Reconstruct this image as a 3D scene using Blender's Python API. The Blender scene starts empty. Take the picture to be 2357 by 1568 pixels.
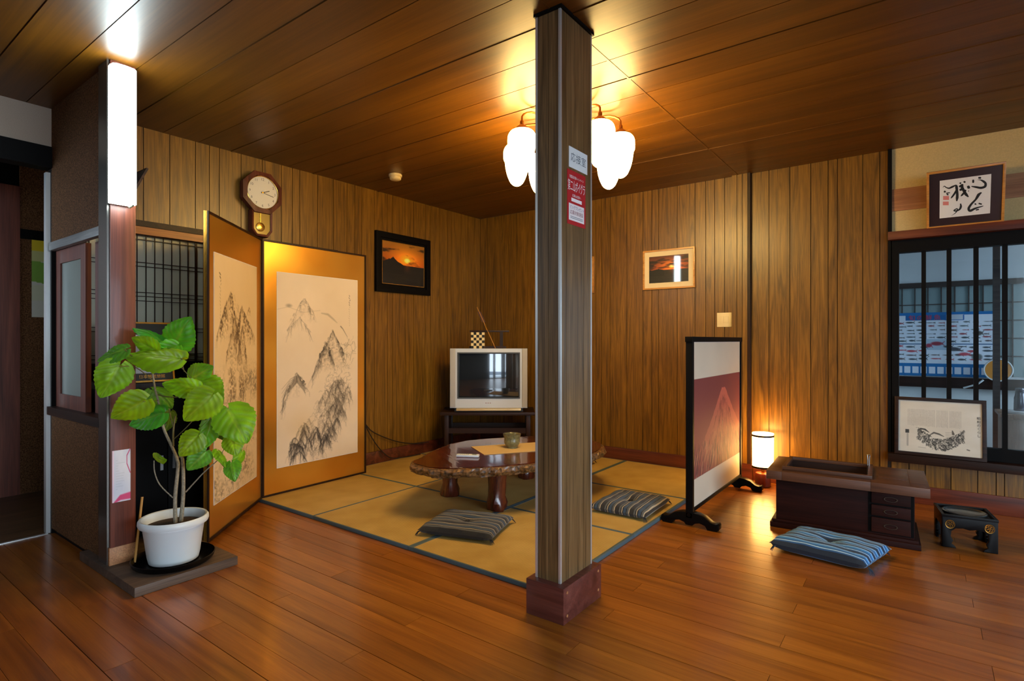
import bpy, bmesh, math, random
import numpy as np
from mathutils import Vector, Matrix
from mathutils import noise as mnoise

R = math.radians
random.seed(11)
rng = np.random.RandomState(5)
scene = bpy.context.scene
C = scene.collection

# ------------------------------------------------------------------ camera, world, daylight, exposure
YAW = math.atan(951.5 / 1282.0)
cam_d = bpy.data.cameras.new('camera')
cam_d.sensor_width = 36.0
cam_d.lens = 36.0 * 1282.0 / 2357.0
cam_d.clip_start = 0.05
cam = bpy.data.objects.new('camera', cam_d)
cam.location = (0, 0, 1.10)
cam.rotation_euler = (R(90), 0, YAW)
C.objects.link(cam)
scene.camera = cam

SKY = 7.2
world = bpy.data.worlds.new('world')
scene.world = world
world.use_nodes = True
bg = world.node_tree.nodes['Background']
bg.inputs['Color'].default_value = (0.70, 0.85, 1.0, 1)
bg.inputs['Strength'].default_value = SKY

def portal(loc, rot, sx, sy):
    l = bpy.data.lights.new('window_portal', 'AREA')
    l.shape = 'RECTANGLE'; l.size = sx; l.size_y = sy
    l.cycles.is_portal = True
    o = bpy.data.objects.new('window_portal', l)
    o.location = loc; o.rotation_euler = rot
    C.objects.link(o)

portal((3.05, 1.0, 1.25), (0, R(90), 0), 1.8, 3.4)          # street windows of the right wall
portal((2.1, -2.65, 1.05), (R(90), 0, 0), 1.6, 2.0)         # entrance door behind
portal((2.35, 5.7, 1.40), (0, R(90), 0), 1.8, 1.6)          # kitchen window
portal((-4.68, -0.40, 1.5), (R(90), 0, 0), 0.95, 1.2)          # unseen corridor window, added to brighten the corridor
portal((-4.05, -0.78, 1.7), (0, R(-90), 0), 0.8, 0.46)           # small unseen window beside the corridor, added to light the partition

vs = scene.view_settings
vs.view_transform = 'Standard'
vs.look = 'None'
vs.exposure = 0.62
vs.gamma = 1.0
vs.use_curve_mapping = False
scene.cycles.use_denoising = True
scene.cycles.max_bounces = 8
scene.cycles.diffuse_bounces = 4
scene.cycles.glossy_bounces = 4
scene.cycles.caustics_reflective = False
scene.cycles.caustics_refractive = False

LAMP_E = 26.0      # pendant glass shades
TUBE_E = 18.0      # cool tube lamp
FLOOR_E = 16.0     # paper floor lamp

# ------------------------------------------------------------------ helpers
def lin(c):
    return tuple(((v / 255.0) / 12.92 if v / 255.0 <= 0.04045 else ((v / 255.0 + 0.055) / 1.055) ** 2.4) for v in c)

def s2l(a):
    a = np.clip(a, 0, 1)
    return np.where(a <= 0.04045, a / 12.92, ((a + 0.055) / 1.055) ** 2.4)

def tag(o, label=None, cat=None, group=None, kind=None):
    if label: o['label'] = label
    if cat: o['category'] = cat
    if group: o['group'] = group
    if kind: o['kind'] = kind
    return o

def thing(name, label, cat, loc=(0, 0, 0), rotz=0.0, group=None):
    o = bpy.data.objects.new(name, None)
    o.empty_display_size = 0.05
    o.location = loc; o.rotation_euler = (0, 0, rotz)
    C.objects.link(o)
    return tag(o, label, cat, group)

def link(name, me, parent=None):
    o = bpy.data.objects.new(name, me)
    C.objects.link(o)
    if parent is not None: o.parent = parent
    return o

class MB:
    def __init__(self):
        self.bm = bmesh.new()
    def box(self, x0, x1, y0, y1, z0, z1):
        v = [self.bm.verts.new(p) for p in ((x0,y0,z0),(x1,y0,z0),(x1,y1,z0),(x0,y1,z0),(x0,y0,z1),(x1,y0,z1),(x1,y1,z1),(x0,y1,z1))]
        for f in ((3,2,1,0),(4,5,6,7),(0,1,5,4),(1,2,6,5),(2,3,7,6),(3,0,4,7)):
            self.bm.faces.new([v[i] for i in f])
        return self
    def prism(self, pts, a0, a1, axis='z'):
        def P(p, a):
            return {'z': (p[0], p[1], a), 'y': (p[0], a, p[1]), 'x': (a, p[0], p[1])}[axis]
        lo = [self.bm.verts.new(P(p, a0)) for p in pts]
        hi = [self.bm.verts.new(P(p, a1)) for p in pts]
        n = len(pts)
        self.bm.faces.new(lo[::-1]); self.bm.faces.new(hi)
        for i in range(n):
            self.bm.faces.new((lo[i], lo[(i+1) % n], hi[(i+1) % n], hi[i]))
        return self
    def tube(self, pts, r, n=8, cap=True):
        pts = [Vector(p) for p in pts]
        rs = r if isinstance(r, (list, tuple)) else [r] * len(pts)
        rings = []
        a = None
        for i, p in enumerate(pts):
            t = (pts[min(i+1, len(pts)-1)] - pts[max(i-1, 0)]).normalized()
            if a is None:
                a = t.cross(Vector((0.13, 0.27, 0.95)))
                if a.length < 1e-2: a = t.cross(Vector((1, 0, 0)))
            a = a - t*a.dot(t)
            a.normalize(); b = t.cross(a)
            rings.append([self.bm.verts.new(p + (a * math.cos(k*2*math.pi/n) + b * math.sin(k*2*math.pi/n)) * rs[i]) for k in range(n)])
        for i in range(len(rings)-1):
            for k in range(n):
                self.bm.faces.new((rings[i][k], rings[i][(k+1) % n], rings[i+1][(k+1) % n], rings[i+1][k]))
        if cap:
            self.bm.faces.new(rings[0][::-1]); self.bm.faces.new(rings[-1])
        return self
    def lathe(self, prof, n=32, c=(0, 0, 0), cap0=True, cap1=True):
        rings = []
        for r, z in prof:
            rings.append([self.bm.verts.new((c[0] + r*math.cos(k*2*math.pi/n), c[1] + r*math.sin(k*2*math.pi/n), c[2] + z)) for k in range(n)])
        for i in range(len(rings)-1):
            for k in range(n):
                self.bm.faces.new((rings[i][k], rings[i][(k+1) % n], rings[i+1][(k+1) % n], rings[i+1][k]))
        if cap0: self.bm.faces.new(rings[0][::-1])
        if cap1: self.bm.faces.new(rings[-1])
        return self
    def torus(self, c, R0, r, n=24, m=8, M=None):
        M = M or Matrix.Identity(3)
        c = Vector(c)
        rings = []
        for i in range(n):
            a = i*2*math.pi/n
            rings.append([self.bm.verts.new(c + M @ Vector(((R0 + r*math.cos(b*2*math.pi/m))*math.cos(a), (R0 + r*math.cos(b*2*math.pi/m))*math.sin(a), r*math.sin(b*2*math.pi/m)))) for b in range(m)])
        for i in range(n):
            for b in range(m):
                self.bm.faces.new((rings[i][b], rings[(i+1) % n][b], rings[(i+1) % n][(b+1) % m], rings[i][(b+1) % m]))
        return self
    def frame(self, o, ex, ey, en, w, h, b, t):
        """rectangular picture frame of bar width b and thickness t: o lower-left back corner, en out of the face"""
        o, ex, ey, en = Vector(o), Vector(ex), Vector(ey), Vector(en)
        out = [(0, 0), (w, 0), (w, h), (0, h)]
        inn = [(b, b), (w-b, b), (w-b, h-b), (b, h-b)]
        P = lambda q, d: self.bm.verts.new(o + ex*q[0] + ey*q[1] + en*d)
        ob = [P(q, 0) for q in out]; of = [P(q, t) for q in out]
        ib = [P(q, 0) for q in inn]; jf = [P(q, t) for q in inn]
        for i in range(4):
            j = (i+1) % 4
            self.bm.faces.new((of[i], of[j], jf[j], jf[i]))
            self.bm.faces.new((ob[j], ob[i], ib[i], ib[j]))
            self.bm.faces.new((ob[i], ob[j], of[j], of[i]))
            self.bm.faces.new((jf[i], jf[j], ib[j], ib[i]))
        return self
    def slab(self, o, ex, ey, en, w, h, t):
        o, ex, ey, en = Vector(o), Vector(ex), Vector(ey), Vector(en)
        v = [self.bm.verts.new(o + ex*a + ey*b + en*c) for c in (0, t) for a, b in ((0,0),(w,0),(w,h),(0,h))]
        for f in ((3,2,1,0),(4,5,6,7),(0,1,5,4),(1,2,6,5),(2,3,7,6),(3,0,4,7)):
            self.bm.faces.new([v[i] for i in f])
        return self
    def mesh(self, name, mat, bevel=0.0, smooth=False, seg=2):
        bm = self.bm
        bmesh.ops.recalc_face_normals(bm, faces=bm.faces[:])
        if bevel > 0:
            ed = [e for e in bm.edges if len(e.link_faces) == 2 and e.calc_face_angle(0) > R(30)]
            bmesh.ops.bevel(bm, geom=ed, offset=bevel, segments=seg, affect='EDGES', profile=0.6)
        me = bpy.data.meshes.new(name)
        bm.to_mesh(me); bm.free()
        if mat: me.materials.append(mat)
        if smooth or bevel > 0:
            me.polygons.foreach_set('use_smooth', [True] * len(me.polygons))
            me.set_sharp_from_angle(angle=R(38))
        return me
    def build(self, name, mat, parent=None, bevel=0.0, smooth=False, seg=2):
        return link(name, self.mesh(name, mat, bevel, smooth, seg), parent)

def bx(name, mat, parent, x0, x1, y0, y1, z0, z1, bevel=0.0):
    return MB().box(x0, x1, y0, y1, z0, z1).build(name, mat, parent, bevel)

# ------------------------------------------------------------------ materials
def newmat(name):
    m = bpy.data.materials.new(name)
    m.use_nodes = True
    nt = m.node_tree
    return m, nt, nt.nodes['Principled BSDF']

def plain(name, col, rough=0.5, metal=0.0, spec=0.5, coat=0.0, bump=0.0, bscale=200.0, var=0.0):
    m, nt, b = newmat(name)
    b.inputs['Base Color'].default_value = (*lin(col), 1)
    b.inputs['Roughness'].default_value = rough
    b.inputs['Metallic'].default_value = metal
    b.inputs['Specular IOR Level'].default_value = spec
    b.inputs['Coat Weight'].default_value = coat
    b.inputs['Coat Roughness'].default_value = 0.08
    if bump > 0 or var > 0:
        tc = nt.nodes.new('ShaderNodeTexCoord')
        n = nt.nodes.new('ShaderNodeTexNoise')
        n.inputs['Scale'].default_value = bscale
        n.inputs['Detail'].default_value = 4
        nt.links.new(tc.outputs['Object'], n.inputs['Vector'])
        if bump > 0:
            bp = nt.nodes.new('ShaderNodeBump')
            bp.inputs['Strength'].default_value = bump
            bp.inputs['Distance'].default_value = 0.002
            nt.links.new(n.outputs['Fac'], bp.inputs['Height'])
            nt.links.new(bp.outputs['Normal'], b.inputs['Normal'])
        if var > 0:
            rp = nt.nodes.new('ShaderNodeValToRGB')
            l = lin(col)
            rp.color_ramp.elements[0].position = 0.35
            rp.color_ramp.elements[1].position = 0.68
            rp.color_ramp.elements[0].color = (*[v*(1-var) for v in l], 1)
            rp.color_ramp.elements[1].color = (*[min(1, v*(1+var)) for v in l], 1)
            nt.links.new(n.outputs['Fac'], rp.inputs['Fac'])
            nt.links.new(rp.outputs['Color'], b.inputs['Base Color'])
    return m

def wood(name, dark, mid, light, axis='z', across=13.0, along=0.9, rough=0.45, coat=0.0, coat_r=0.1, spec=0.5, distort=1.2, vary=0.25, bump=0.05, fine=0.25):
    m, nt, b = newmat(name)
    N = nt.nodes; L = nt.links
    tc = N.new('ShaderNodeTexCoord')
    oi = N.new('ShaderNodeObjectInfo')
    mul = N.new('ShaderNodeVectorMath'); mul.operation = 'SCALE'
    comb = N.new('ShaderNodeCombineXYZ')
    for k in ('X', 'Y', 'Z'): L.new(oi.outputs['Random'], comb.inputs[k])
    L.new(comb.outputs[0], mul.inputs[0]); mul.inputs['Scale'].default_value = 17.0
    add = N.new('ShaderNodeVectorMath'); add.operation = 'ADD'
    L.new(tc.outputs['Object'], add.inputs[0]); L.new(mul.outputs[0], add.inputs[1])
    sc = [across] * 3
    sc['xyz'.index(axis)] = along
    mp = N.new('ShaderNodeVectorMath'); mp.operation = 'MULTIPLY'
    mp.inputs[1].default_value = sc
    L.new(add.outputs[0], mp.inputs[0])
    n1 = N.new('ShaderNodeTexNoise')
    n1.inputs['Scale'].default_value = 1.0; n1.inputs['Detail'].default_value = 5
    n1.inputs['Roughness'].default_value = 0.55; n1.inputs['Distortion'].default_value = distort
    L.new(mp.outputs[0], n1.inputs['Vector'])
    rp = N.new('ShaderNodeValToRGB')
    e = rp.color_ramp.elements
    e[0].position = 0.30; e[0].color = (*lin(dark), 1)
    e[1].position = 0.72; e[1].color = (*lin(light), 1)
    k = e.new(0.5); k.color = (*lin(mid), 1)
    L.new(n1.outputs['Fac'], rp.inputs['Fac'])
    mp2 = N.new('ShaderNodeVectorMath'); mp2.operation = 'MULTIPLY'
    sc2 = [across * 12] * 3; sc2['xyz'.index(axis)] = along * 5
    mp2.inputs[1].default_value = sc2
    L.new(add.outputs[0], mp2.inputs[0])
    n2 = N.new('ShaderNodeTexNoise'); n2.inputs['Scale'].default_value = 1.0; n2.inputs['Detail'].default_value = 3
    L.new(mp2.outputs[0], n2.inputs['Vector'])
    mr = N.new('ShaderNodeMapRange')
    mr.inputs['From Min'].default_value = 0.35; mr.inputs['From Max'].default_value = 0.62
    mr.inputs['To Min'].default_value = 1.0 - fine; mr.inputs['To Max'].default_value = 1.05
    L.new(n2.outputs['Fac'], mr.inputs['Value'])
    mr2 = N.new('ShaderNodeMapRange')
    mr2.inputs['To Min'].default_value = 1.0 - vary; mr2.inputs['To Max'].default_value = 1.0 + vary * 0.6
    L.new(oi.outputs['Random'], mr2.inputs['Value'])
    mm = N.new('ShaderNodeMath'); mm.operation = 'MULTIPLY'
    L.new(mr.outputs[0], mm.inputs[0]); L.new(mr2.outputs[0], mm.inputs[1])
    vm = N.new('ShaderNodeVectorMath'); vm.operation = 'SCALE'
    L.new(rp.outputs['Color'], vm.inputs[0]); L.new(mm.outputs[0], vm.inputs['Scale'])
    L.new(vm.outputs[0], b.inputs['Base Color'])
    b.inputs['Roughness'].default_value = rough
    b.inputs['Specular IOR Level'].default_value = spec
    b.inputs['Coat Weight'].default_value = coat
    b.inputs['Coat Roughness'].default_value = coat_r
    if bump > 0:
        bp = N.new('ShaderNodeBump'); bp.inputs['Strength'].default_value = bump; bp.inputs['Distance'].default_value = 0.002
        L.new(n2.outputs['Fac'], bp.inputs['Height']); L.new(bp.outputs['Normal'], b.inputs['Normal'])
    return m

def emit(name, col, strength):
    m, nt, b = newmat(name)
    b.inputs['Base Color'].default_value = (0.9, 0.9, 0.85, 1)
    b.inputs['Roughness'].default_value = 0.3
    b.inputs['Emission Color'].default_value = (*col, 1)
    b.inputs['Emission Strength'].default_value = strength
    return m

def paintmat(name, rough=0.8, coat=0.0, metal=0.0, spec=0.5):
    m, nt, b = newmat(name)
    a = nt.nodes.new('ShaderNodeAttribute'); a.attribute_name = 'paint'
    nt.links.new(a.outputs['Color'], b.inputs['Base Color'])
    b.inputs['Roughness'].default_value = rough
    b.inputs['Metallic'].default_value = metal
    b.inputs['Specular IOR Level'].default_value = spec
    b.inputs['Coat Weight'].default_value = coat
    b.inputs['Coat Roughness'].default_value = 0.03
    return m

def glassmat(name, tint=(0.9, 0.96, 1.0), gloss=0.08, rough=0.02, frost=0.0):
    m, nt, b = newmat(name)
    N = nt.nodes; L = nt.links
    tr = N.new('ShaderNodeBsdfTransparent'); tr.inputs['Color'].default_value = (*tint, 1)
    gl = N.new('ShaderNodeBsdfGlossy'); gl.inputs['Roughness'].default_value = rough
    mx = N.new('ShaderNodeMixShader')
    fr = N.new('ShaderNodeFresnel'); fr.inputs['IOR'].default_value = 1.5
    ad = N.new('ShaderNodeMath'); ad.operation = 'ADD'; ad.inputs[1].default_value = gloss - 0.04
    L.new(fr.outputs[0], ad.inputs[0]); L.new(ad.outputs[0], mx.inputs['Fac'])
    L.new(tr.outputs[0], mx.inputs[1]); L.new(gl.outputs[0], mx.inputs[2])
    out = N['Material Output']
    if frost > 0:
        df = N.new('ShaderNodeBsdfTranslucent'); df.inputs['Color'].default_value = (0.7, 0.75, 0.7, 1)
        dd = N.new('ShaderNodeBsdfDiffuse'); dd.inputs['Color'].default_value = (0.55, 0.6, 0.55, 1)
        m1 = N.new('ShaderNodeMixShader'); m1.inputs['Fac'].default_value = 0.5
        L.new(df.outputs[0], m1.inputs[1]); L.new(dd.outputs[0], m1.inputs[2])
        m2 = N.new('ShaderNodeMixShader'); m2.inputs['Fac'].default_value = frost
        L.new(mx.outputs[0], m2.inputs[1]); L.new(m1.outputs[0], m2.inputs[2])
        L.new(m2.outputs[0], out.inputs['Surface'])
    else:
        L.new(mx.outputs[0], out.inputs['Surface'])
    return m

M = {}
M['wall'] = wood('wall_panelling', (88, 57, 12), (124, 84, 20), (146, 102, 31), 'z', 20, 1.1, rough=0.38, coat=0.15, coat_r=0.25, distort=2.6, vary=0.08, fine=0.34)
M['wall_gap'] = plain('panelling_groove', (30, 18, 9), 0.8)
M['ceil'] = wood('ceiling_boards', (80, 47, 3), (99, 59, 5), (114, 71, 8), 'x', 9, 0.5, rough=0.42, coat=0.12, coat_r=0.30, spec=0.4, distort=0.8, vary=0.10, fine=0.16)
M['ceil_gap'] = plain('ceiling_joint', (44, 26, 10), 0.7)
M['floor'] = wood('floor_strips', (122, 64, 9), (152, 85, 19), (174, 105, 30), 'x', 16, 1.1, rough=0.36, coat=0.40, coat_r=0.16, distort=0.9, vary=0.14, fine=0.10)
M['floor_gap'] = plain('floor_joint', (40, 18, 7), 0.6)
M['redwood'] = wood('red_brown_timber', (62, 24, 12), (98, 42, 22), (124, 60, 36), 'x', 14, 0.9, rough=0.4, coat=0.2, vary=0.1)
M['redwood_z'] = wood('red_brown_post', (82, 38, 24), (116, 58, 40), (136, 74, 52), 'z', 16, 0.9, rough=0.45, coat=0.1, vary=0.05)
M['pillar'] = wood('pillar_veneer', (82, 60, 32), (116, 88, 53), (144, 112, 72), 'z', 16, 0.9, rough=0.4, coat=0.1, distort=1.8, vary=0.05, fine=0.4)
M['plinth'] = wood('pillar_plinth_wood', (70, 30, 24), (94, 46, 38), (112, 62, 52), 'x', 14, 0.8, rough=0.4, coat=0.2, vary=0.08)
M['darkwood'] = wood('dark_stained_wood', (26, 14, 8), (44, 24, 14), (60, 34, 20), 'x', 14, 0.9, rough=0.45, spec=0.25, vary=0.1)
M['darkwood_z'] = wood('dark_stained_wood_upright', (26, 14, 8), (44, 24, 14), (60, 34, 20), 'z', 14, 0.9, rough=0.45, spec=0.25, vary=0.1)
M['black'] = plain('black_lacquer', (6, 5, 5), 0.34, spec=0.18)
M['blackmatt'] = plain('black_frame', (11, 9, 8), 0.55, spec=0.10)
M['strip_sheen'] = plain('dark_strip_silver_sheen', (120, 116, 110), 0.30, metal=0.9)  # silver metal tone stands in for bright reflections on the dark strip
M['alu'] = plain('aluminium_corner', (226, 228, 226), 0.36, metal=0.7)
M['greytrim'] = wood('grey_weathered_rail', (96, 98, 98), (124, 126, 124), (146, 148, 146), 'x', 20, 1, rough=0.4)
M['fibre'] = plain('brown_fibreboard', (104, 72, 46), 0.7, spec=0.08, bump=0.5, bscale=150, var=0.6)
M['plaster'] = plain('cream_plaster', (206, 178, 122), 0.9, bump=0.15, bscale=120, var=0.06)
M['fabricwall'] = plain('pale_fabric_wallpaper', (186, 168, 150), 0.9, bump=0.3, bscale=300, var=0.08)
M['lightband'] = wood('pale_wood_rail', (164, 104, 62), (184, 124, 78), (198, 142, 94), 'x', 14, 0.9, rough=0.5)
M['orangewood'] = wood('orange_wood_strip', (150, 80, 20), (176, 98, 30), (192, 112, 40), 'y', 14, 0.9, rough=0.4)
M['paper_shoji'] = plain('shoji_paper', (206, 202, 176), 0.8)
M['white'] = plain('white_plastic', (226, 232, 232), 0.32)
M['cream'] = plain('cream_plastic', (222, 200, 150), 0.4)
M['paper'] = plain('white_paper', (226, 226, 226), 0.8)
M['glass'] = glassmat('window_glass')
M['glass_b'] = glassmat('hazy_window_glass', gloss=0.08, rough=0.05, frost=0.08)
M['frost'] = glassmat('frosted_glass', gloss=0.10, rough=0.12, frost=0.75)
M['brass'] = plain('aged_brass', (150, 104, 50), 0.3, metal=1.0)
M['gold'] = plain('gold_metal', (222, 178, 90), 0.25, metal=1.0)
M['steel'] = plain('steel', (160, 160, 158), 0.3, metal=1.0)
M['shade'] = emit('lit_glass_shade', (1.0, 0.66, 0.22), LAMP_E)
M['tube'] = emit('lit_tube_cover', (0.82, 0.98, 1.0), TUBE_E)
M['paperlamp'] = emit('lit_paper_shade', (1.0, 0.52, 0.13), FLOOR_E)
M['print'] = paintmat('printed_paper', 0.75)
M['photo_soft'] = paintmat('photo_print', 0.5, coat=0.25)
M['photo'] = paintmat('photo_behind_glass', 0.5, coat=1.0)
M['soil'] = plain('potting_soil', (58, 44, 32), 0.95, bump=1.0, bscale=150, var=0.4)
M['ink'] = plain('black_ink', (14, 14, 16), 0.7)
M['red'] = plain('red_print', (178, 24, 30), 0.6)
M['blueprint'] = plain('blue_grey_print', (70, 84, 96), 0.7)

def gold_leaf():
    m, nt, b = newmat('gold_leaf')
    N = nt.nodes; L = nt.links
    tc = N.new('ShaderNodeTexCoord')
    n = N.new('ShaderNodeTexNoise'); n.inputs['Scale'].default_value = 3.5; n.inputs['Detail'].default_value = 0
    L.new(tc.outputs['Object'], n.inputs['Vector'])
    rp = N.new('ShaderNodeValToRGB')
    rp.color_ramp.elements[0].position = 0.35; rp.color_ramp.elements[0].color = (*lin((224, 158, 56)), 1)
    rp.color_ramp.elements[1].position = 0.7; rp.color_ramp.elements[1].color = (*lin((238, 178, 72)), 1)
    L.new(n.outputs['Fac'], rp.inputs['Fac']); L.new(rp.outputs['Color'], b.inputs['Base Color'])
    b.inputs['Metallic'].default_value = 0.8
    b.inputs['Roughness'].default_value = 0.30
    return m
M['goldleaf'] = gold_leaf()

def tatami_mat():
    m, nt, b = newmat('tatami_weave')
    N = nt.nodes; L = nt.links
    tc = N.new('ShaderNodeTexCoord')
    w = N.new('ShaderNodeTexWave'); w.wave_type = 'BANDS'; w.bands_direction = 'Y'
    w.inputs['Scale'].default_value = 30; w.inputs['Distortion'].default_value = 0.25; w.inputs['Detail'].default_value = 2
    L.new(tc.outputs['Object'], w.inputs['Vector'])
    n = N.new('ShaderNodeTexNoise'); n.inputs['Scale'].default_value = 5; n.inputs['Detail'].default_value = 5
    L.new(tc.outputs['Object'], n.inputs['Vector'])
    rp = N.new('ShaderNodeValToRGB')
    rp.color_ramp.elements[0].position = 0.3; rp.color_ramp.elements[0].color = (*lin((186, 150, 76)), 1)
    rp.color_ramp.elements[1].position = 0.7; rp.color_ramp.elements[1].color = (*lin((208, 174, 100)), 1)
    L.new(n.outputs['Fac'], rp.inputs['Fac'])
    mr = N.new('ShaderNodeMapRange'); mr.inputs['To Min'].default_value = 0.80; mr.inputs['To Max'].default_value = 1.05
    L.new(w.outputs['Fac'], mr.inputs['Value'])
    vm = N.new('ShaderNodeVectorMath'); vm.operation = 'SCALE'
    L.new(rp.outputs['Color'], vm.inputs[0]); L.new(mr.outputs[0], vm.inputs['Scale'])
    L.new(vm.outputs[0], b.inputs['Base Color'])
    bp = N.new('ShaderNodeBump'); bp.inputs['Strength'].default_value = 0.4; bp.inputs['Distance'].default_value = 0.002
    L.new(w.outputs['Fac'], bp.inputs['Height']); L.new(bp.outputs['Normal'], b.inputs['Normal'])
    b.inputs['Roughness'].default_value = 0.6
    return m
M['tatami'] = tatami_mat()
M['heri'] = plain('blue_grey_cloth_border', (78, 98, 104), 0.7, bump=0.3, bscale=500)

def stripes(name, cols, freq, axis='x'):
    """woven stripes: cols = [(position 0..1, colour)], repeated freq times per metre across the axis"""
    m, nt, b = newmat(name)
    N = nt.nodes; L = nt.links
    tc = N.new('ShaderNodeTexCoord')
    sp = N.new('ShaderNodeSeparateXYZ'); L.new(tc.outputs['Object'], sp.inputs[0])
    mu = N.new('ShaderNodeMath'); mu.operation = 'MULTIPLY'; mu.inputs[1].default_value = freq
    L.new(sp.outputs['XYZ'.index(axis.upper())], mu.inputs[0])
    fr = N.new('ShaderNodeMath'); fr.operation = 'FRACT'; L.new(mu.outputs[0], fr.inputs[0])
    rp = N.new('ShaderNodeValToRGB'); rp.color_ramp.interpolation = 'CONSTANT'
    e = rp.color_ramp.elements
    e[0].position = 0; e[0].color = (*lin(cols[0][1]), 1)
    e[1].position = cols[1][0]; e[1].color = (*lin(cols[1][1]), 1)
    for p, c in cols[2:]:
        k = e.new(p); k.color = (*lin(c), 1)
    L.new(fr.outputs[0], rp.inputs['Fac']); L.new(rp.outputs['Color'], b.inputs['Base Color'])
    n = N.new('ShaderNodeTexNoise'); n.inputs['Scale'].default_value = 500
    L.new(tc.outputs['Object'], n.inputs['Vector'])
    bp = N.new('ShaderNodeBump'); bp.inputs['Strength'].default_value = 0.35; bp.inputs['Distance'].default_value = 0.001
    L.new(n.outputs['Fac'], bp.inputs['Height']); L.new(bp.outputs['Normal'], b.inputs['Normal'])
    b.inputs['Roughness'].default_value = 0.85
    b.inputs['Sheen Weight'].default_value = 0.15
    return m

# ------------------------------------------------------------------ painted surfaces and lettering
def painted(name, arr, o, ex, ey, w, h, mat, parent=None):
    """flat print: a fine grid whose vertices carry the colours of arr (rows top to bottom, display-referred values)"""
    H, W = arr.shape[:2]
    o, ex, ey = np.array(o, float), np.array(ex, float), np.array(ey, float)
    u = np.linspace(0, w, W); v = np.linspace(h, 0, H)
    P = o + u[None, :, None]*ex + v[:, None, None]*ey
    P = P.reshape(-1, 3)
    i = np.arange((H-1)*(W-1)); r = i // (W-1); c = i % (W-1)
    a = r*W + c
    quads = np.stack([a, a+W, a+W+1, a+1], 1).astype(np.int32)
    me = bpy.data.meshes.new(name)
    me.vertices.add(len(P)); me.vertices.foreach_set('co', P.ravel())
    me.loops.add(quads.size); me.loops.foreach_set('vertex_index', quads.ravel())
    me.polygons.add(len(quads)); me.polygons.foreach_set('loop_start', (np.arange(len(quads))*4).astype(np.int32))
    me.update()
    at = me.color_attributes.new('paint', 'FLOAT_COLOR', 'POINT')
    col = np.ones((len(P), 4), np.float32); col[:, :3] = s2l(arr.reshape(-1, 3))
    at.data.foreach_set('color', col.ravel())
    me.materials.append(mat)
    return link(name, me, parent)

def lettering(txt, size, o, ex, ey, mat, parent, name='lettering', align='CENTER', sx=1.0, line=1.0):
    cu = bpy.data.curves.new(name, 'FONT')
    cu.body = txt; cu.size = size; cu.align_x = align; cu.align_y = 'CENTER'; cu.resolution_u = 2
    cu.space_line = line
    ob = bpy.data.objects.new(name, cu); C.objects.link(ob)
    dg = bpy.context.evaluated_depsgraph_get()
    me = bpy.data.meshes.new_from_object(ob.evaluated_get(dg))
    bpy.data.objects.remove(ob); bpy.data.curves.remove(cu)
    me.name = name
    o, ex, ey = Vector(o), Vector(ex), Vector(ey)
    for v in me.vertices:
        v.co = o + ex*(v.co.x*sx) + ey*v.co.y
    me.materials.clear(); me.materials.append(mat)
    return link(name, me, parent)

def canvas(h, w, col):
    a = np.empty((h, w, 3)); a[:] = np.array(col) / 255.0
    return a

def dab(arr, pts, width, col, alpha=1.0, soft=0.6):
    """brush stroke through pts (u, v in 0..1), width(s) in pixels"""
    H, W = arr.shape[:2]
    p = np.array([(u*(W-1), v*(H-1)) for u, v in pts])
    ws = np.array(width if isinstance(width, (list, tuple)) else [width]*len(p), float)
    seg = np.hypot(*np.diff(p, axis=0).T)
    t = np.concatenate([[0], np.cumsum(seg)])
    n = max(2, int(t[-1] / 0.6) + 1)
    s = np.linspace(0, t[-1], n)
    X = np.interp(s, t, p[:, 0]); Y = np.interp(s, t, p[:, 1]); Wd = np.interp(s, t, ws)
    m = Wd.max() + 2
    x0, x1 = int(max(0, X.min()-m)), int(min(W, X.max()+m+1))
    y0, y1 = int(max(0, Y.min()-m)), int(min(H, Y.max()+m+1))
    if x1 <= x0 or y1 <= y0: return
    gy, gx = np.mgrid[y0:y1, x0:x1]
    cov = np.zeros(gx.shape)
    for xx, yy, ww in zip(X, Y, Wd):
        d = np.hypot(gx-xx, gy-yy)
        cov = np.maximum(cov, np.clip((ww*0.5 + soft - d) / (2*soft), 0, 1))
    a = (cov*alpha)[..., None]
    arr[y0:y1, x0:x1] = arr[y0:y1, x0:x1]*(1-a) + np.array(col)/255.0*a

def blob(arr, u, v, ru, rv, col, alpha=1.0, soft=0.3, ang=0.0):
    H, W = arr.shape[:2]
    gy, gx = np.mgrid[0:H, 0:W]
    x = gx/(W-1) - u; y = (gy/(H-1) - v)
    asp = H / W
    ca, sa = math.cos(ang), math.sin(ang)
    xx = x*ca + y*asp*sa; yy = (-x*sa/asp + y*ca)
    d = np.sqrt((xx/ru)**2 + (yy/rv)**2)
    a = (np.clip((1 + soft - d) / (2*soft), 0, 1)*alpha)[..., None]
    arr[:] = arr*(1-a) + np.array(col)/255.0*a

def noise2(h, w, cells, seed, octaves=3):
    r = np.random.RandomState(seed); out = np.zeros((h, w)); amp = 1.0; tot = 0
    for k in range(octaves):
        cy, cx = max(2, int(cells[0]*2**k)+1), max(2, int(cells[1]*2**k)+1)
        g = r.rand(cy, cx)
        yi = np.linspace(0, cy-1.001, h); xi = np.linspace(0, cx-1.001, w)
        y0 = yi.astype(int); x0 = xi.astype(int)
        fy = (yi-y0)[:, None]; fx = (xi-x0)[None, :]
        fy = fy*fy*(3-2*fy); fx = fx*fx*(3-2*fx)
        a = g[y0][:, x0]; b = g[y0][:, x0+1]; c = g[y0+1][:, x0]; d = g[y0+1][:, x0+1]
        out += amp*((a*(1-fx)+b*fx)*(1-fy) + (c*(1-fx)+d*fx)*fy); tot += amp; amp *= 0.5
    return out / tot
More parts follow.
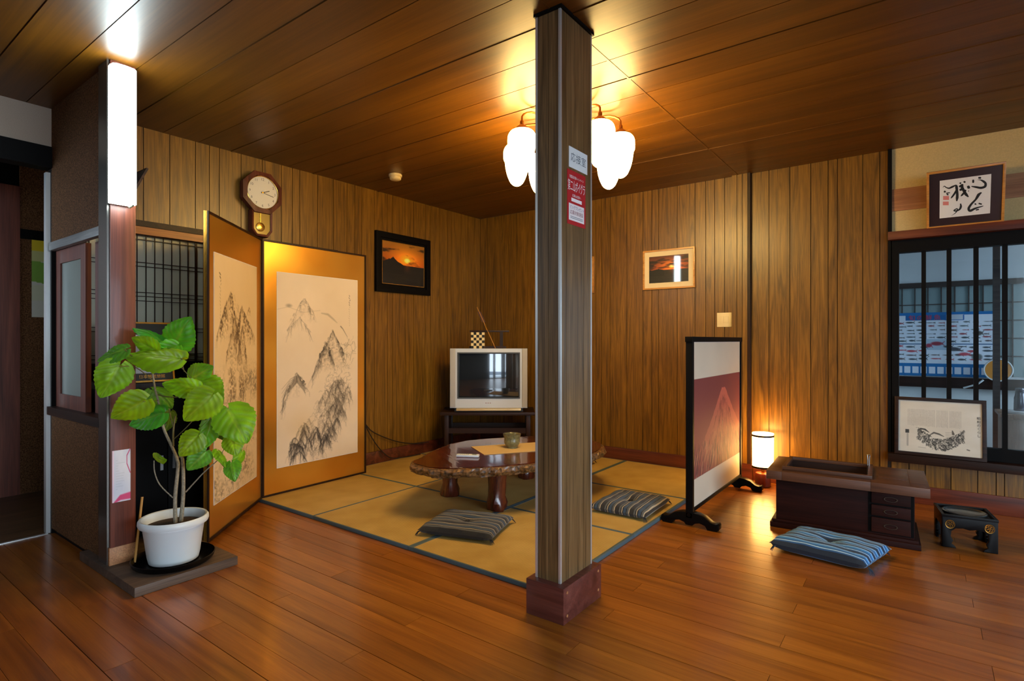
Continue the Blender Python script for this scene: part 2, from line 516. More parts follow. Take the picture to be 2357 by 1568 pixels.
# ================================================================== THE ROOM
H = 2.42
def S(o):
    o['kind'] = 'structure'
    return o

# ---- floor
fl = S(bx('floor', M['floor_gap'], None, -5.3, 3.1, -2.7, 4.77, -0.12, -0.006))
bx('plank_field', M['floor'], fl, -4.0, 3.0, -2.6, 0.377, -0.006, 0.0)
y = 0.377
row = 0
while y < 4.66:
    x = -4.0 - (row*0.61 % 1.82)
    y1 = min(y + 0.1, 4.66)
    g = 0.0030 if row % 3 == 2 else 0.0013
    while x < 2.4:
        xa, xb = max(x, -4.0), min(x + 1.82, 2.4)
        hid = y > 2.03 and xb < -1.32 and xa > -3.9
        if xb - xa > 0.03 and not hid and not (y < 1.5 and xa > 0.7):
            MB().box(xa + 0.0008, xb - 0.0008, y, y1 - g, -0.006, 0.0).build('plank', M['floor'], fl)
        x += 1.82
    y += 0.1
    row += 1
bx('corridor_boards', wood('corridor_floor_wood', (84, 60, 36), (108, 80, 50), (126, 96, 64), 'y', 12, 1, rough=.4), fl, -5.3, -4.02, -0.6, 2.3, -0.006, -0.001)
bx('threshold_rail', M['alu'], fl, -4.02, -4.0, -0.2, 0.97, -0.006, 0.004)

# ---- ceiling
ce = S(bx('ceiling', M['ceil_gap'], None, -5.3, 3.1, -2.7, 4.77, H + 0.008, H + 0.10))
bx('board_field', M['ceil'], ce, -4.0, 3.0, -2.6, 0.445, H, H + 0.008)
k = 0
y = 0.445
while y < 4.66:
    y1 = min(y + 0.215, 4.66)
    n = (k - 7) % 3
    g = 0.0045
    for xa, xb in ((-4.0, -1.205), (-1.195, 0.62), (0.625, 2.44), (2.445, 3.0)):
        MB().box(xa, xb, y, y1 - g, H, H + 0.008).build('board', M['ceil'], ce)
        if n == 0 and y1 < 4.6:                      # narrow fillet beside every third joint
            MB().box(xa, xb, y + 0.0, y + 0.018, H - 0.003, H).build('fillet', M['ceil'], ce)
    y += 0.215
    k += 1
bx('joint_strip', M['ceil'], ce, -1.205, -1.195, -2.6, 4.66, H - 0.002, H + 0.006)
bx('corridor_ceiling', M['ceil_gap'], ce, -5.3, -4.0, -2.6, 2.4, H, H + 0.008)

# ---- back wall with the interior window
PAT = [.135, .148, .141, .113, .060, .157, .100, .066]
wb = S(MB().box(-4.1, -0.19, 4.668, 4.77, 0, H).box(-0.19, 1.35, 4.668, 4.77, 0, 0.28).box(-0.19, 1.35, 4.668, 4.77, 1.80, H).box(1.35, 3.1, 4.668, 4.77, 0, H).build('wall_back', M['wall_gap']))
def planks_back(xs, z0, z1):
    for a, b in zip(xs[:-1], xs[1:]):
        MB().box(a + 0.0023, b - 0.0023, 4.66, 4.668, z0, z1).build('plank', M['wall'], wb)
left_b = [-3.89, -3.79, -3.681, -3.564, -3.50, -3.394, -3.257, -3.10, -2.95, -2.88, -2.74, -2.60, -2.48, -2.42, -2.334, -2.166, -2.012, -1.93, -1.867, -1.701, -1.549, -1.46, -1.388, -1.309, -1.245]
planks_back(left_b, 0.0, H)
right_b = [-1.105, -0.975, -0.8275, -0.686, -0.573, -0.514, -0.357, -0.256, -0.208]
planks_back(right_b, 0.0, H)
under = [-0.19, -0.09, 0.0, 0.135, 0.27, 0.36, 0.40, 0.55, 0.69, 0.84, 0.98, 1.10, 1.35]
planks_back(under, 0.0, 0.28)
bx('plaster', M['plaster'], wb, -0.19, 3.0, 4.655, 4.668, 1.83, H)
bx('rail', M['lightband'], wb, -0.19, 3.0, 4.645, 4.656, 1.99, 2.14)
bx('plank_field', M['wall'], wb, 1.35, 3.0, 4.66, 4.668, 0, 1.83)

S(bx('trim_1', M['blackmatt'], None, -0.208, -0.185, 4.63, 4.668, 0.30, H))       # dark upright beside the window
t2 = S(MB().box(-1.245, -1.125, 4.635, 4.668, 0, H).build('trim_2', M['wall_gap']))  # veneered pilaster
for a, b in ((-1.245, -1.205), (-1.203, -1.165), (-1.163, -1.125)):
    MB().box(a, b - 0.002, 4.63, 4.636, 0.0, H).build('plank', M['wall'], t2)
bx('edge_strip', M['darkwood_z'], t2, -1.125, -1.105, 4.625, 4.668, 0.0, H)
bx('foot_block', M['redwood'], t2, -1.25, -1.09, 4.615, 4.63, 0.0, 0.13)

# baseboards
S(bx('baseboard_back', M['redwood'], None, -3.875, -1.25, 4.645, 4.66, 0.0, 0.125, 0.003))
S(bx('baseboard_right', M['redwood'], None, -1.09, 3.0, 4.645, 4.66, 0.0, 0.12, 0.003))
S(bx('baseboard_left', M['redwood'], None, -3.89, -3.875, 2.80, 4.66, 0.0, 0.125, 0.003))

# ---- clock wall (left wall) with the lattice window
wl = S(MB().box(-4.1, -3.898, 1.08, 1.12, 0, H).box(-4.1, -3.898, 1.12, 2.79, 0, 0.93).box(-4.1, -3.898, 1.12, 2.79, 1.83, H).box(-4.1, -3.898, 2.79, 4.77, 0, H).build('wall_left', M['wall_gap']))
ys = [1.08, 1.17, 1.30, 1.41, 1.56, 1.716, 1.806, 1.872, 2.023, 2.181, 2.332, 2.421, 2.484, 2.641, 2.79, 2.92, 3.0, 3.076, 3.21, 3.36, 3.42, 3.57, 3.68, 3.83, 3.90, 4.03, 4.14, 4.20, 4.35, 4.46, 4.56, 4.66]
for a, b in zip(ys[:-1], ys[1:]):
    z0 = 1.835 if b <= 2.80 else 0.0
    MB().box(-3.898, -3.89, a + 0.0023, b - 0.0023, z0, H).build('plank', M['wall'], wl)
bx('lower_panel', M['blackmatt'], wl, -3.905, -3.89, 1.08, 2.79, 0.0, 0.96)

w1 = S(bx('window_1', M['darkwood'], None, -3.90, -3.845, 1.10, 2.80, 1.80, 1.835))         # head rail
bx('upper_strip', M['orangewood'], w1, -3.895, -3.855, 1.11, 2.79, 1.752, 1.80)
bx('sill', M['blackmatt'], w1, -3.90, -3.83, 1.11, 2.79, 0.93, 0.965)
bx('paper', M['paper_shoji'], w1, -3.905, -3.90, 1.12, 2.78, 0.96, 1.76)
for k in range(34):
    yy = 1.13 + 0.049*k
    wd = 0.006 if k % 8 == 4 else 0.002
    MB().box(-3.893, -3.885, yy - wd, yy + wd, 0.965, 1.752).build('lattice_bar', M['darkwood_z'], w1)
for z in (1.735, 1.57, 1.385, 1.165, 1.0):
    for dz in (-0.012, 0.012):
        MB().box(-3.893, -3.883, 1.12, 2.78, z + dz - 0.002, z + dz + 0.002).build('lattice_bar', M['darkwood'], w1)
MB().box(-3.893, -3.883, 1.12, 2.78, 1.343, 1.347).build('lattice_bar', M['darkwood'], w1)

# ---- partition stub with post, upper board, little sash window and lower board
wp = S(MB().box(-4.02, -3.19, 1.0, 1.045, 1.655, H).box(-4.02, -3.19, 1.0, 1.045, 0.0, 0.68).build('wall_partition', M['blackmatt']))
bx('post', M['redwood_z'], wp, -3.19, -3.07, 0.975, 1.08, 0.0, H, 0.002)
bx('post_strip', M['strip_sheen'], wp, -3.195, -3.085, 0.966, 0.975, 0.0, H)
bx('base_block', M['lightband'], wp, -3.085, -3.066, 0.97, 1.085, 0.0, 0.125, 0.002)
bx('end_strip', M['alu'], wp, -4.06, -4.02, 0.965, 1.0, 0.0, 2.06)
bx('end_post', M['blackmatt'], wp, -4.06, -4.0, 0.985, 1.06, 0.0, H)
bx('upper_board', M['fibre'], wp, -4.0, -3.195, 0.985, 1.0, 1.655, H)
bx('lower_board', M['fibre'], wp, -4.0, -3.195, 0.985, 1.0, 0.03, 0.68)
bx('rail', M['greytrim'], wp, -4.0, -3.195, 0.972, 1.0, 1.61, 1.655, 0.002)
bx('window_sill', M['darkwood'], wp, -4.0, -3.19, 0.965, 1.07, 0.68, 0.725)
s1 = MB()
s1.frame((-4.0, 1.03, 0.725), (1, 0, 0), (0, 0, 1), (0, -1, 0), 0.49, 0.885, 0.075, 0.025)
s1o = s1.build('sash', M['redwood_z'], wp)
bx('pane', M['frost'], s1o, -3.93, -3.58, 1.014, 1.018, 0.79, 1.54)
s2 = MB()
s2.box(-3.46, -3.395, 1.032, 1.055, 0.725, 1.61)
s2.build('sash_stile', M['redwood_z'], wp)

# ---- left wall of the front part: high panel over the corridor opening
wf = S(MB().box(-4.1, -4.0, -2.7, -1.01, 0, H).box(-4.1, -4.0, -1.01, -0.55, 0, 1.3).box(-4.1, -4.0, -1.01, -0.55, 2.1, H).box(-4.1, -4.0, -0.55, -0.2, 0, H).box(-4.1, -4.01, -0.2, 0.985, 2.2, H).build('wall_left_front', M['fabricwall']))
bx('wallpaper_panel', M['fabricwall'], wf, -4.01, -4.0, -0.2, 0.985, 2.2, H)
bx('lintel', M['blackmatt'], wf, -4.08, -3.985, -0.2, 0.985, 2.08, 2.2)
# corridor walls
wc = S(MB().box(-5.35, -5.21, -0.7, 2.4, 0, H).box(-5.3, -4.06, 2.3, 2.4, 0, H).box(-5.3, -4.1, -0.35, -0.25, 0, 0.9).box(-5.3, -4.1, -0.35, -0.25, 2.1, H).box(-5.3, -5.15, -0.35, -0.25, 0.9, 2.1).box(-4.2, -4.1, -0.35, -0.25, 0.9, 2.1).build('wall_corridor', M['blackmatt']))
bx('dark_board', M['redwood_z'], wc, -5.21, -5.19, -0.6, 1.10, 0, 2.2)
bx('fibre_panel', M['fibre'], wc, -5.21, -5.195, 1.10, 2.3, 0, 1.83)
bx('fibre_panel', M['fibre'], wc, -5.21, -5.195, 1.10, 2.3, 1.90, H)
bx('rail', M['blackmatt'], wc, -5.21, -5.19, 1.10, 2.3, 1.83, 1.90)

# ---- right wall and front wall behind the camera, with the openings to the street
S(MB().box(3.0, 3.1, -2.7, 4.77, 0, 0.35).box(3.0, 3.1, -2.7, 4.77, 2.15, H).box(3.0, 3.1, 2.7, 4.77, 0.35, 2.15).box(3.0, 3.1, -2.7, -0.7, 0.35, 2.15)
  .box(3.02, 3.07, 0.38, 0.46, 0.35, 2.15).box(3.02, 3.07, 1.52, 1.60, 0.35, 2.15).build('wall_right', M['fabricwall']))
S(MB().box(-4.1, 1.3, -2.7, -2.6, 0, H).box(2.9, 3.1, -2.7, -2.6, 0, H).box(1.3, 2.9, -2.7, -2.6, 2.1, H)
  .box(1.58, 1.70, -2.68, -2.62, 0, 2.1).box(2.15, 2.40, -2.68, -2.62, 0, 2.1).box(1.3, 2.9, -2.68, -2.62, 0.0, 0.05).build('wall_front', M['darkwood_z']))
# street outside, only seen mirrored
go = S(bx('ground_outside', plain('asphalt', (92, 104, 118), 0.9), None, -12, 16, -24, 8, -0.30, -0.16))
bx('pavement', plain('pale_pavement', (170, 172, 170), 0.9), go, -12, 16, -4.6, -2.72, -0.16, -0.10)
for ya, yb in ((-5.6, -5.45), (-8.0, -6.4), (-9.6, -9.4)):
    bx('road_marking', M['white'], go, -12, 16, ya, yb, -0.16, -0.155)

# ---- pillar
pl = S(bx('pillar', M['wall_gap'], None, -1.262, -1.158, 1.879, 2.117, 0.0, H))
for a, b in ((-1.265, -1.21), (-1.208, -1.155)):
    MB().box(a, b, 1.873, 1.88, 0.0, H).build('plank', M['pillar'], pl)
for a, b in ((1.873, 1.915), (1.917, 2.055), (2.057, 2.121)):
    MB().box(-1.159, -1.152, a, b, 0.0, H).build('plank', M['pillar'], pl)
MB().box(-1.262, -1.158, 2.116, 2.122, 0.0, H).build('plank', M['pillar'], pl)
MB().box(-1.268, -1.261, 1.88, 2.115, 0.0, H).build('plank', M['pillar'], pl)
for x, y in ((-1.157, 1.8745), (-1.2665, 1.8745), (-1.157, 2.1215), (-1.2665, 2.1215)):
    MB().box(x - 0.004, x + 0.006, y - 0.004, y + 0.005, 0.0, H).build('corner_strip', M['alu'], pl)
bx('plinth', M['plinth'], pl, -1.294, -1.118, 1.839, 2.15, 0.0, 0.142, 0.003)
bx('collar', M['blackmatt'], pl, -1.275, -1.142, 1.863, 2.131, H - 0.012, H)
for x, z in ((1.865, 0.12), (1.865, 0.03), (2.12, 0.12), (2.12, 0.04)):
    MB().prism([(x + 0.006*math.cos(a*math.pi/4), z + 0.006*math.sin(a*math.pi/4)) for a in range(8)], -1.1185, -1.116, 'x').build('screw_plug', M['lightband'], pl)

# ================================================================== INTERIOR WINDOW AND THE KITCHEN BEHIND IT
w2 = S(MB().box(-0.205, 1.36, 4.56, 4.70, 0.28, 0.335).build('window_2', M['darkwood'], bevel=0.003))       # sill board
bx('lintel', M['redwood'], w2, -0.205, 3.0, 4.575, 4.70, 1.785, 1.84, 0.002)
bx('head', M['blackmatt'], w2, -0.19, 1.35, 4.63, 4.70, 1.70, 1.785)
bx('jamb', M['blackmatt'], w2, -0.19, -0.145, 4.63, 4.70, 0.335, 1.70)
bx('bottom_rail', M['blackmatt'], w2, -0.145, 1.35, 4.645, 4.70, 0.335, 0.415)
for x, wd in ((-0.009, .0125), (0.125, .0125), (0.262, .0125), (0.402, .0125), (0.55, .0125), (0.69, .0125), (0.84, .0125), (1.0, .018), (1.30, .03)):
    MB().box(x - wd, x + wd, 4.65, 4.69, 0.415, 1.70).build('mullion', M['blackmatt'], w2)
for a, b in ((-0.145, 0.404), (0.404, 1.0), (1.0, 1.30)):
    MB().box(a, b, 4.668, 4.672, 0.415, 1.70).build('pane', M['glass'] if a < 0.4 else M['glass_b'], w2)

KY = 6.6
M['kwall'] = plain('kitchen_plaster', (222, 228, 228), 0.9)
S(MB().box(-1.3, 2.4, KY, KY + 0.1, 0, H).build('wall_kitchen_back', M['kwall']))
S(MB().box(-1.4, -1.3, 4.77, KY + 0.1, 0, H).build('wall_kitchen_left', M['kwall']))
S(MB().box(2.3, 2.4, 4.77, 4.9, 0, H).box(2.3, 2.4, 6.5, KY + 0.1, 0, H).box(2.3, 2.4, 4.9, 6.5, 0, 0.5).box(2.3, 2.4, 4.9, 6.5, 2.3, H).build('wall_kitchen_right', M['kwall']))
S(bx('ceiling_kitchen', M['kwall'], None, -1.4, 2.4, 4.77, KY + 0.1, H, H + 0.1))
S(bx('floor_kitchen', plain('kitchen_vinyl', (120, 110, 100), 0.5), None, -1.4, 2.4, 4.77, KY + 0.1, -0.1, 0.0))
M['greywood'] = wood('grey_brown_timber', (52, 44, 40), (70, 60, 54), (88, 76, 68), 'x', 12, 1, rough=0.5)
S(bx('trim_3', M['greywood'], None, -1.3, 2.3, KY - 0.03, KY, 1.60, 1.65))
w3 = S(bx('window_3', plain('blue_grey_screen_paper', (150, 172, 172), 0.8), None, -1.3, 2.3, KY - 0.006, KY, 0.78, 1.60))
for k in range(36):
    x = -1.28 + k*0.1
    MB().box(x - 0.004, x + 0.004, KY - 0.018, KY - 0.006, 0.78, 1.60).build('lattice_bar', M['greywood'], w3)
for z in (1.44, 1.28, 1.12, 0.96):
    MB().box(-1.3, 2.3, KY - 0.016, KY - 0.006, z - 0.004, z + 0.004).build('lattice_bar', M['greywood'], w3)
S(bx('trim_4', M['darkwood'], None, -1.3, 2.3, KY - 0.05, KY, 0.66, 0.755))
S(bx('trim_5', M['greywood'], None, 0.472, 0.520, 6.38, 6.42, 0.0, H))
# ================================================================== TATAMI
GX = [-3.875, -3.03, -2.165, -1.300]
GY = [2.02, 2.89, 3.757, 4.64]
TZ = 0.020
ROW = ['front', 'middle', 'back']
COLW = ['beside the gold screen wall', 'in the middle column', 'beside the pillar side']
tl = {
 (0,0): 'half tatami mat under the fold of the gold screen at its front corner',
 (1,0): 'half tatami mat at the front edge between the gold screen and the charcoal striped cushion',
 (2,0): 'half tatami mat at the front edge touching the pillar',
 (0,1): 'half tatami mat along the clock wall at the free end of the gold screen',
 (1,1): 'half tatami mat under the near left end of the burl table',
 (2,1): 'half tatami mat carrying the striped cushion right of the pillar',
 (0,2): 'half tatami mat in the room corner under the television stand',
 (1,2): 'half tatami mat at the back wall right of the television stand',
 (2,2): 'half tatami mat at the back wall behind the mountain picture screen'}
for j in range(3):
    for i in range(3):
        x0, x1, y0, y1 = GX[i] + .0012, GX[i+1] - .0012, GY[j] + .0012, GY[j+1] - .0012
        t = thing('tatami_mat', tl[(i, j)], 'tatami mat', ((x0+x1)/2, (y0+y1)/2, 0.0005), 0, 'half tatami mats in the seating corner')
        hx, hy = (x1-x0)/2, (y1-y0)/2
        bw = {}
        bw['l'] = 0.017 if i == 2 else 0.007
        bw['r'] = 0.017 if i >= 1 else 0.007
        bw['f'] = 0.010 if j == 0 else 0.011
        bw['b'] = 0.011
        MB().box(-hx + bw['l'], hx - bw['r'], -hy + bw['f'], hy - bw['b'], 0, TZ - 0.001).build('woven_face', M['tatami'], t)
        for q in ((-hx, -hx + bw['l'], -hy, hy), (hx - bw['r'], hx, -hy, hy)):
            MB().box(q[0], q[1], q[2], q[3], 0, TZ).build('cloth_border', M['heri'], t, bevel=0.002)
        for q in ((-hx + bw['l'], hx - bw['r'], -hy, -hy + bw['f']), (-hx + bw['l'], hx - bw['r'], hy - bw['b'], hy)):
            MB().box(q[0], q[1], q[2], q[3], 0, TZ).build('cloth_border', M['heri'], t, bevel=0.002)
TZ = 0.0206

# ================================================================== FOLDING SCREEN
def ridge(a, top, lf, rf, col, dark, seed, n=26, wmax=2.2):
    """ink mountain: two broken outlines from the top and hanging texture strokes under them"""
    r = np.random.RandomState(seed)
    tx, ty = top
    for foot in (lf, rf):
        m = 9
        pts = []
        for k in range(m):
            s = k/(m-1)
            e = s**0.9
            pts.append((tx + (foot[0]-tx)*e + r.uniform(-.012, .012), ty + (foot[1]-ty)*s + r.uniform(-.006, .006)))
        dab(a, pts, [wmax*(0.45 + 0.6*r.rand()) for _ in pts], col, dark, 0.8)
        for k in range(n):
            s = r.rand()**0.9
            px = tx + (foot[0]-tx)*s; py = ty + (foot[1]-ty)*s
            ln = r.uniform(.015, .06); sg = 1 if foot[0] > tx else -1
            q = [(px, py)]
            for w in range(3):
                q.append((q[-1][0] + sg*ln*r.uniform(-.25, .55), q[-1][1] + ln*r.uniform(.25, .55)))
            dab(a, q, [wmax*0.9, wmax*0.6, wmax*0.4, 0.4], col, dark*r.uniform(.25, .8), 0.8)

def scrub(a, cx, cy, rx, ry, ang, n, col, dark, seed, ln=(.02, .05), w=1.4, hook=0.6):
    r = np.random.RandomState(seed)
    for k in range(n):
        rr = math.sqrt(r.rand()); th = r.rand()*6.283
        u = rr*math.cos(th)*rx; v = rr*math.sin(th)*ry
        px = cx + u*math.cos(ang) - v*math.sin(ang)*2; py = cy + (u*math.sin(ang) + v*math.cos(ang))
        a0 = ang + r.normal(0, hook) + (math.pi if r.rand() < .5 else 0)
        l = r.uniform(*ln); q = [(px, py)]
        for s in range(4):
            a0 += r.normal(0, hook)
            q.append((q[-1][0] + l*math.cos(a0)*0.5, q[-1][1] + l*math.sin(a0)*0.3))
        dab(a, q, [w*r.uniform(.5, 1.2) for _ in q], col, dark*r.uniform(.3, 1.0), 0.8)

def paper_tone(h, w, c0, c1, seed):
    n = noise2(h, w, (5, 3), seed, 4)[..., None]
    return (np.array(c0)*(1-n) + np.array(c1)*n) / 255.0

def mass(a, top, lf, rf, col, alpha, seed, core=.5, fade=.55):
    """soft grained ink wash under a peak, darkest along its edges, fading into mist at the foot"""
    h, w = a.shape[:2]
    gy, gx = np.mgrid[0:h, 0:w]; v = gy/(h-1); u = gx/(w-1)
    wob = (noise2(h, w, (40, 8), seed, 2) - .5)*.05
    bot = max(lf[1], rf[1])
    s = (v - top[1])/(bot - top[1])
    lx = top[0] + (lf[0] - top[0])*np.clip((v - top[1])/(lf[1] - top[1]), 0, 1)**.8 + wob
    rx = top[0] + (rf[0] - top[0])*np.clip((v - top[1])/(rf[1] - top[1]), 0, 1)**.8 + wob
    inside = (u > lx) & (u < rx) & (s > 0) & (s < 1)
    wd = np.maximum(rx - lx, 1e-3)
    edge = np.clip(1 - np.minimum((u - lx), (rx - u))/(wd*core*.5), 0, 1)
    g = noise2(h, w, (120, 50), seed + 1, 2)
    streak = noise2(h, w, (14, 30), seed + 2, 3)
    al = np.clip((g - .36)*3.6, 0, 1)*(.45 + 1.1*edge)*np.clip((streak - .24)*3.0, 0, 1.2)*np.clip((1 - s)/fade, 0, 1)
    al = np.clip(al*inside*alpha, 0, .92)[..., None]
    a[:] = a*(1 - al) + np.array(col)/255*al

art_r = paper_tone(430, 190, (216, 196, 168), (232, 213, 187), 3)
ik = (66, 58, 50); ik2 = (44, 40, 38)
ridge(art_r, (.31, .125), (.12, .30), (.42, .20), (120, 106, 90), .40, 1, 16, 1.3)
mass(art_r, (.31, .125), (.12, .26), (.44, .24), (120, 106, 90), .45, 101)
ridge(art_r, (.26, .23), (.10, .30), (.38, .31), ik, .38, 2, 16, 1.4)
dab(art_r, [(0, .19), (.12, .175), (.3, .20), (.5, .185)], 1.0, (120, 106, 88), .30)
blob(art_r, .13, .168, .03, .008, (110, 98, 84), .5, .6)
dab(art_r, [(.52, .20), (.60, .205), (.67, .23), (.72, .25)], [2, 5, 4, 1], (120, 108, 88), .40, 1.4)
ridge(art_r, (.66, .29), (.46, .52), (.80, .42), ik, .42, 4, 36, 1.5)
mass(art_r, (.66, .29), (.44, .52), (.84, .46), ik, .55, 102)
ridge(art_r, (.58, .36), (.40, .55), (.68, .48), ik, .48, 5, 40, 1.6)
mass(art_r, (.58, .35), (.42, .53), (.70, .52), ik2, .6, 103)
dab(art_r, [(.77, .27), (.80, .285), (.86, .33)], [3, 2, 1], ik, .5)
scrub(art_r, .88, .42, .10, .05, -.9, 30, ik, .40, 6, (.02, .05), 1.1)
for s in range(8):
    dab(art_r, [(.22, .535 + .005*s), (.15 - .012*s, .55 + .014*s), (.05, .60 + .022*s)], [2.4, 1.3, .7], ik, .40)
    dab(art_r, [(.22, .54 + .004*s), (.28 + .006*s, .545 + .012*s), (.31, .58 + .006*s)], [2.4, 1.3, .7], ik, .32)
ridge(art_r, (.22, .52), (.04, .72), (.32, .60), ik, .40, 7, 22, 1.6)
mass(art_r, (.22, .515), (.05, .66), (.36, .62), ik, .5, 104)
scrub(art_r, .68, .66, .26, .10, -.75, 200, ik, .30, 8, (.015, .04), 1.2)
scrub(art_r, .60, .77, .30, .11, -.75, 240, ik, .32, 9, (.015, .04), 1.2)
rr_ = np.random.RandomState(77)
for k_ in range(60):
    t_ = rr_.rand(); wd_ = rr_.uniform(-1, 1)
    u_ = .84 - .58*t_ + wd_*(.10 + .06*t_); v_ = .58 + .36*t_ + wd_*.055
    if not (.06 < u_ < .93 and v_ < .95): continue
    c_ = ik2 if v_ > .78 and rr_.rand() < .6 else ik
    dk_ = (.62 if c_ is ik2 else .36)*rr_.uniform(.7, 1.15)
    a_, b__ = rr_.uniform(.04, .10), rr_.uniform(.03, .07)
    ridge(art_r, (u_, v_), (u_ - a_, v_ + rr_.uniform(.035, .075)), (u_ + b__, v_ + rr_.uniform(.02, .05)), c_, dk_, 200 + k_, 12, 1.7 if c_ is ik2 else 1.2)
    if k_ % 3 == 0: mass(art_r, (u_, v_), (u_ - a_, v_ + .06), (u_ + b__, v_ + .05), c_, dk_*.7, 300 + k_)
blob(art_r, .28, .80, .12, .06, (190, 150, 80), .22, .9)
for k in range(14):
    v = .09 + .013*k
    dab(art_r, [(.885 + .006*rng.randn(), v), (.89, v + .006)], 1.5 if k < 5 else .8, (66, 60, 54), .6 if k < 5 else .3)

art_l = paper_tone(480, 130, (214, 184, 136), (226, 200, 158), 8)
bk = (92, 68, 40)
for (t_, l_, r2, al, sd) in (((.34, .145), (.02, .36), (.54, .34), 1.0, 300), ((.60, .20), (.40, .38), (.98, .37), 1.0, 301), ((.44, .25), (.22, .45), (.62, .44), .8, 302), ((.62, .28), (.48, .46), (.76, .48), .7, 303)):
    mass(art_l, t_, l_, r2, bk, al*1.15, sd, .8, .4)
    ridge(art_l, t_, (l_[0] + .03, l_[1] - .03), (r2[0] - .03, r2[1] - .03), bk, .40*al, sd + 20, 34, 1.5)
for u, v, s in ((.50, .185, .03), (.80, .195, .05)):
    mass(art_l, (u, v), (u - s*1.2, v + .045), (u + s*1.2, v + .045), (140, 108, 68), 1.2, int(300 + u*100), .9, .9)
def grain(a, cu, cv, ru, rv, col, alpha, seed, cells=(110, 42)):
    h, w = a.shape[:2]
    gy, gx = np.mgrid[0:h, 0:w]; v = gy/(h-1); u = gx/(w-1)
    d = np.sqrt(((u - cu)/ru)**2 + ((v - cv)/rv)**2)
    al = np.clip((noise2(h, w, cells, seed, 3) - .40)*3.8, 0, 1)*np.clip(1.1 - d, 0, 1)*np.clip((noise2(h, w, (10, 8), seed + 3, 2) - .25)*2.2, 0, 1)*alpha
    al = np.clip(al*.62, 0, .75)[..., None]
    a[:] = a*(1 - al) + np.array(col)/255*al
grain(art_l, .52, .53, .60, .11, bk, 1.6, 310)
grain(art_l, .62, .57, .45, .07, (66, 50, 34), 1.8, 311)
grain(art_l, .85, .52, .14, .04, (50, 42, 34), 1.8, 312)
grain(art_l, .28, .65, .26, .06, (66, 50, 34), 1.6, 313)
grain(art_l, .72, .80, .36, .06, bk, 1.2, 314)
grain(art_l, .40, .93, .62, .09, (78, 58, 36), 1.9, 315)
scrub(art_l, .50, .52, .40, .06, 1.3, 80, bk, .35, 25, (.01, .03), 1.3, .35)
scrub(art_l, .60, .575, .38, .05, 1.3, 90, (66, 50, 34), .45, 26, (.01, .03), 1.4, .4)
scrub(art_l, .35, .94, .45, .05, -.3, 120, (74, 56, 36), .4, 30, (.01, .03), 1.5)
for k in range(16):
    v = .075 + .014*k
    dab(art_l, [(.12 + .01*rng.randn(), v), (.125, v + .007)], 2.0 if k < 2 else 1.0, (70, 56, 36), .8 if k < 3 else .4)

fs = thing('folding_screen', 'two-panel gold folding screen with ink mountain paintings, half open beside the potted plant', 'folding screen', (-3.65, 2.04, TZ))
def byobu(A, B, art, nsign, fr, label):
    A, B = Vector(A), Vector(B)
    o0 = Vector((-3.65, 2.04, 0))
    ex = (B - A); L = ex.length; ex.normalize(); ez = Vector((0, 0, 1))
    en = ex.cross(ez) if nsign > 0 else -ex.cross(ez)
    a = A - o0
    Hs = 1.775
    p = MB().slab(a - en*0.018, ex, ez, en, L, Hs, 0.018).build('panel', M['goldleaf'], fs)
    MB().frame(a - en*0.02, ex, ez, en, L, Hs, 0.012, 0.028).build('edge_frame', M['darkwood_z'], p)
    u0, u1, v0, v1 = fr
    MB().slab(a + ex*(u0*L - .003) + ez*(v0 - .003) + en*0.0, ex, ez, en, (u1-u0)*L + .006, v1 - v0 + .006, 0.0015).build('mount', M['paper'], p)
    painted('painting', art, a + ex*(u0*L) + ez*v0 + en*0.0025, ex, ez, (u1-u0)*L, v1 - v0, M['print'], p)
    return p
byobu((-3.085, 1.42, 0), (-3.648, 2.038, 0), art_l, 1, (.10, .885, .175, 1.565), 'l')
byobu((-3.648, 2.042, 0), (-3.672, 2.94, 0), art_r, 1, (.125, .905, .185, 1.56), 'r')
for z in (0.25, 0.9, 1.55):
    MB().tube([(0.0025, 0.0, z - .03), (0.0025, 0.0, z + .03)], 0.006, 8).build('hinge', M['brass'], fs)

# ================================================================== BURL TABLE
from mathutils.geometry import interpolate_bezier
OUT = [(-2.62, 2.45), (-2.48, 2.40), (-2.335, 2.435), (-2.158, 2.60), (-1.975, 2.87), (-1.845, 3.18), (-1.825, 3.48), (-1.95, 3.76), (-2.2, 3.87), (-2.5, 3.76), (-2.73, 3.47), (-2.86, 3.15), (-2.77, 2.78), (-2.68, 2.58)]
TC = Vector((-2.32, 3.12))
def outline(n):
    pts = []
    m = len(OUT)
    for i in range(n):
        t = i/n*m; k = int(t); f = t-k
        p0, p1, p2, p3 = [Vector(OUT[(k+d) % m]) for d in (-1, 0, 1, 2)]
        pts.append(0.5*((2*p1) + (p2-p0)*f + (2*p0-5*p1+4*p2-p3)*f*f + (3*p1-p0-3*p2+p3)*f**3))
    return pts
NB = 260
ol = outline(NB)
tb = thing('burl_table', 'low burl slab table with live edge and polished red-brown top on the tatami', 'table', (TC.x, TC.y, TZ))
def ring(bm, off, z, amp, seed):
    vs_ = []
    for i, p in enumerate(ol):
        d = (p - TC); l = d.length; d = d/l
        nz = mnoise.noise(Vector((p.x*26, p.y*26, z*60 + seed)))*amp + mnoise.noise(Vector((p.x*7, p.y*7, seed)))*0.018
        q = d*(l + off + nz)
        vs_.append(bm.verts.new((q.x, q.y, z + mnoise.noise(Vector((p.x*30, p.y*30, seed + 9)))*amp*0.3)))
    return vs_
TH = 0.33 - TZ
mb = MB(); bm = mb.bm
r1 = ring(bm, -0.020, TH, 0.004, 1); r0 = ring(bm, -0.05, TH - 0.055, 0.0, 1)
bm.faces.new(r1); bm.faces.new(r0[::-1])
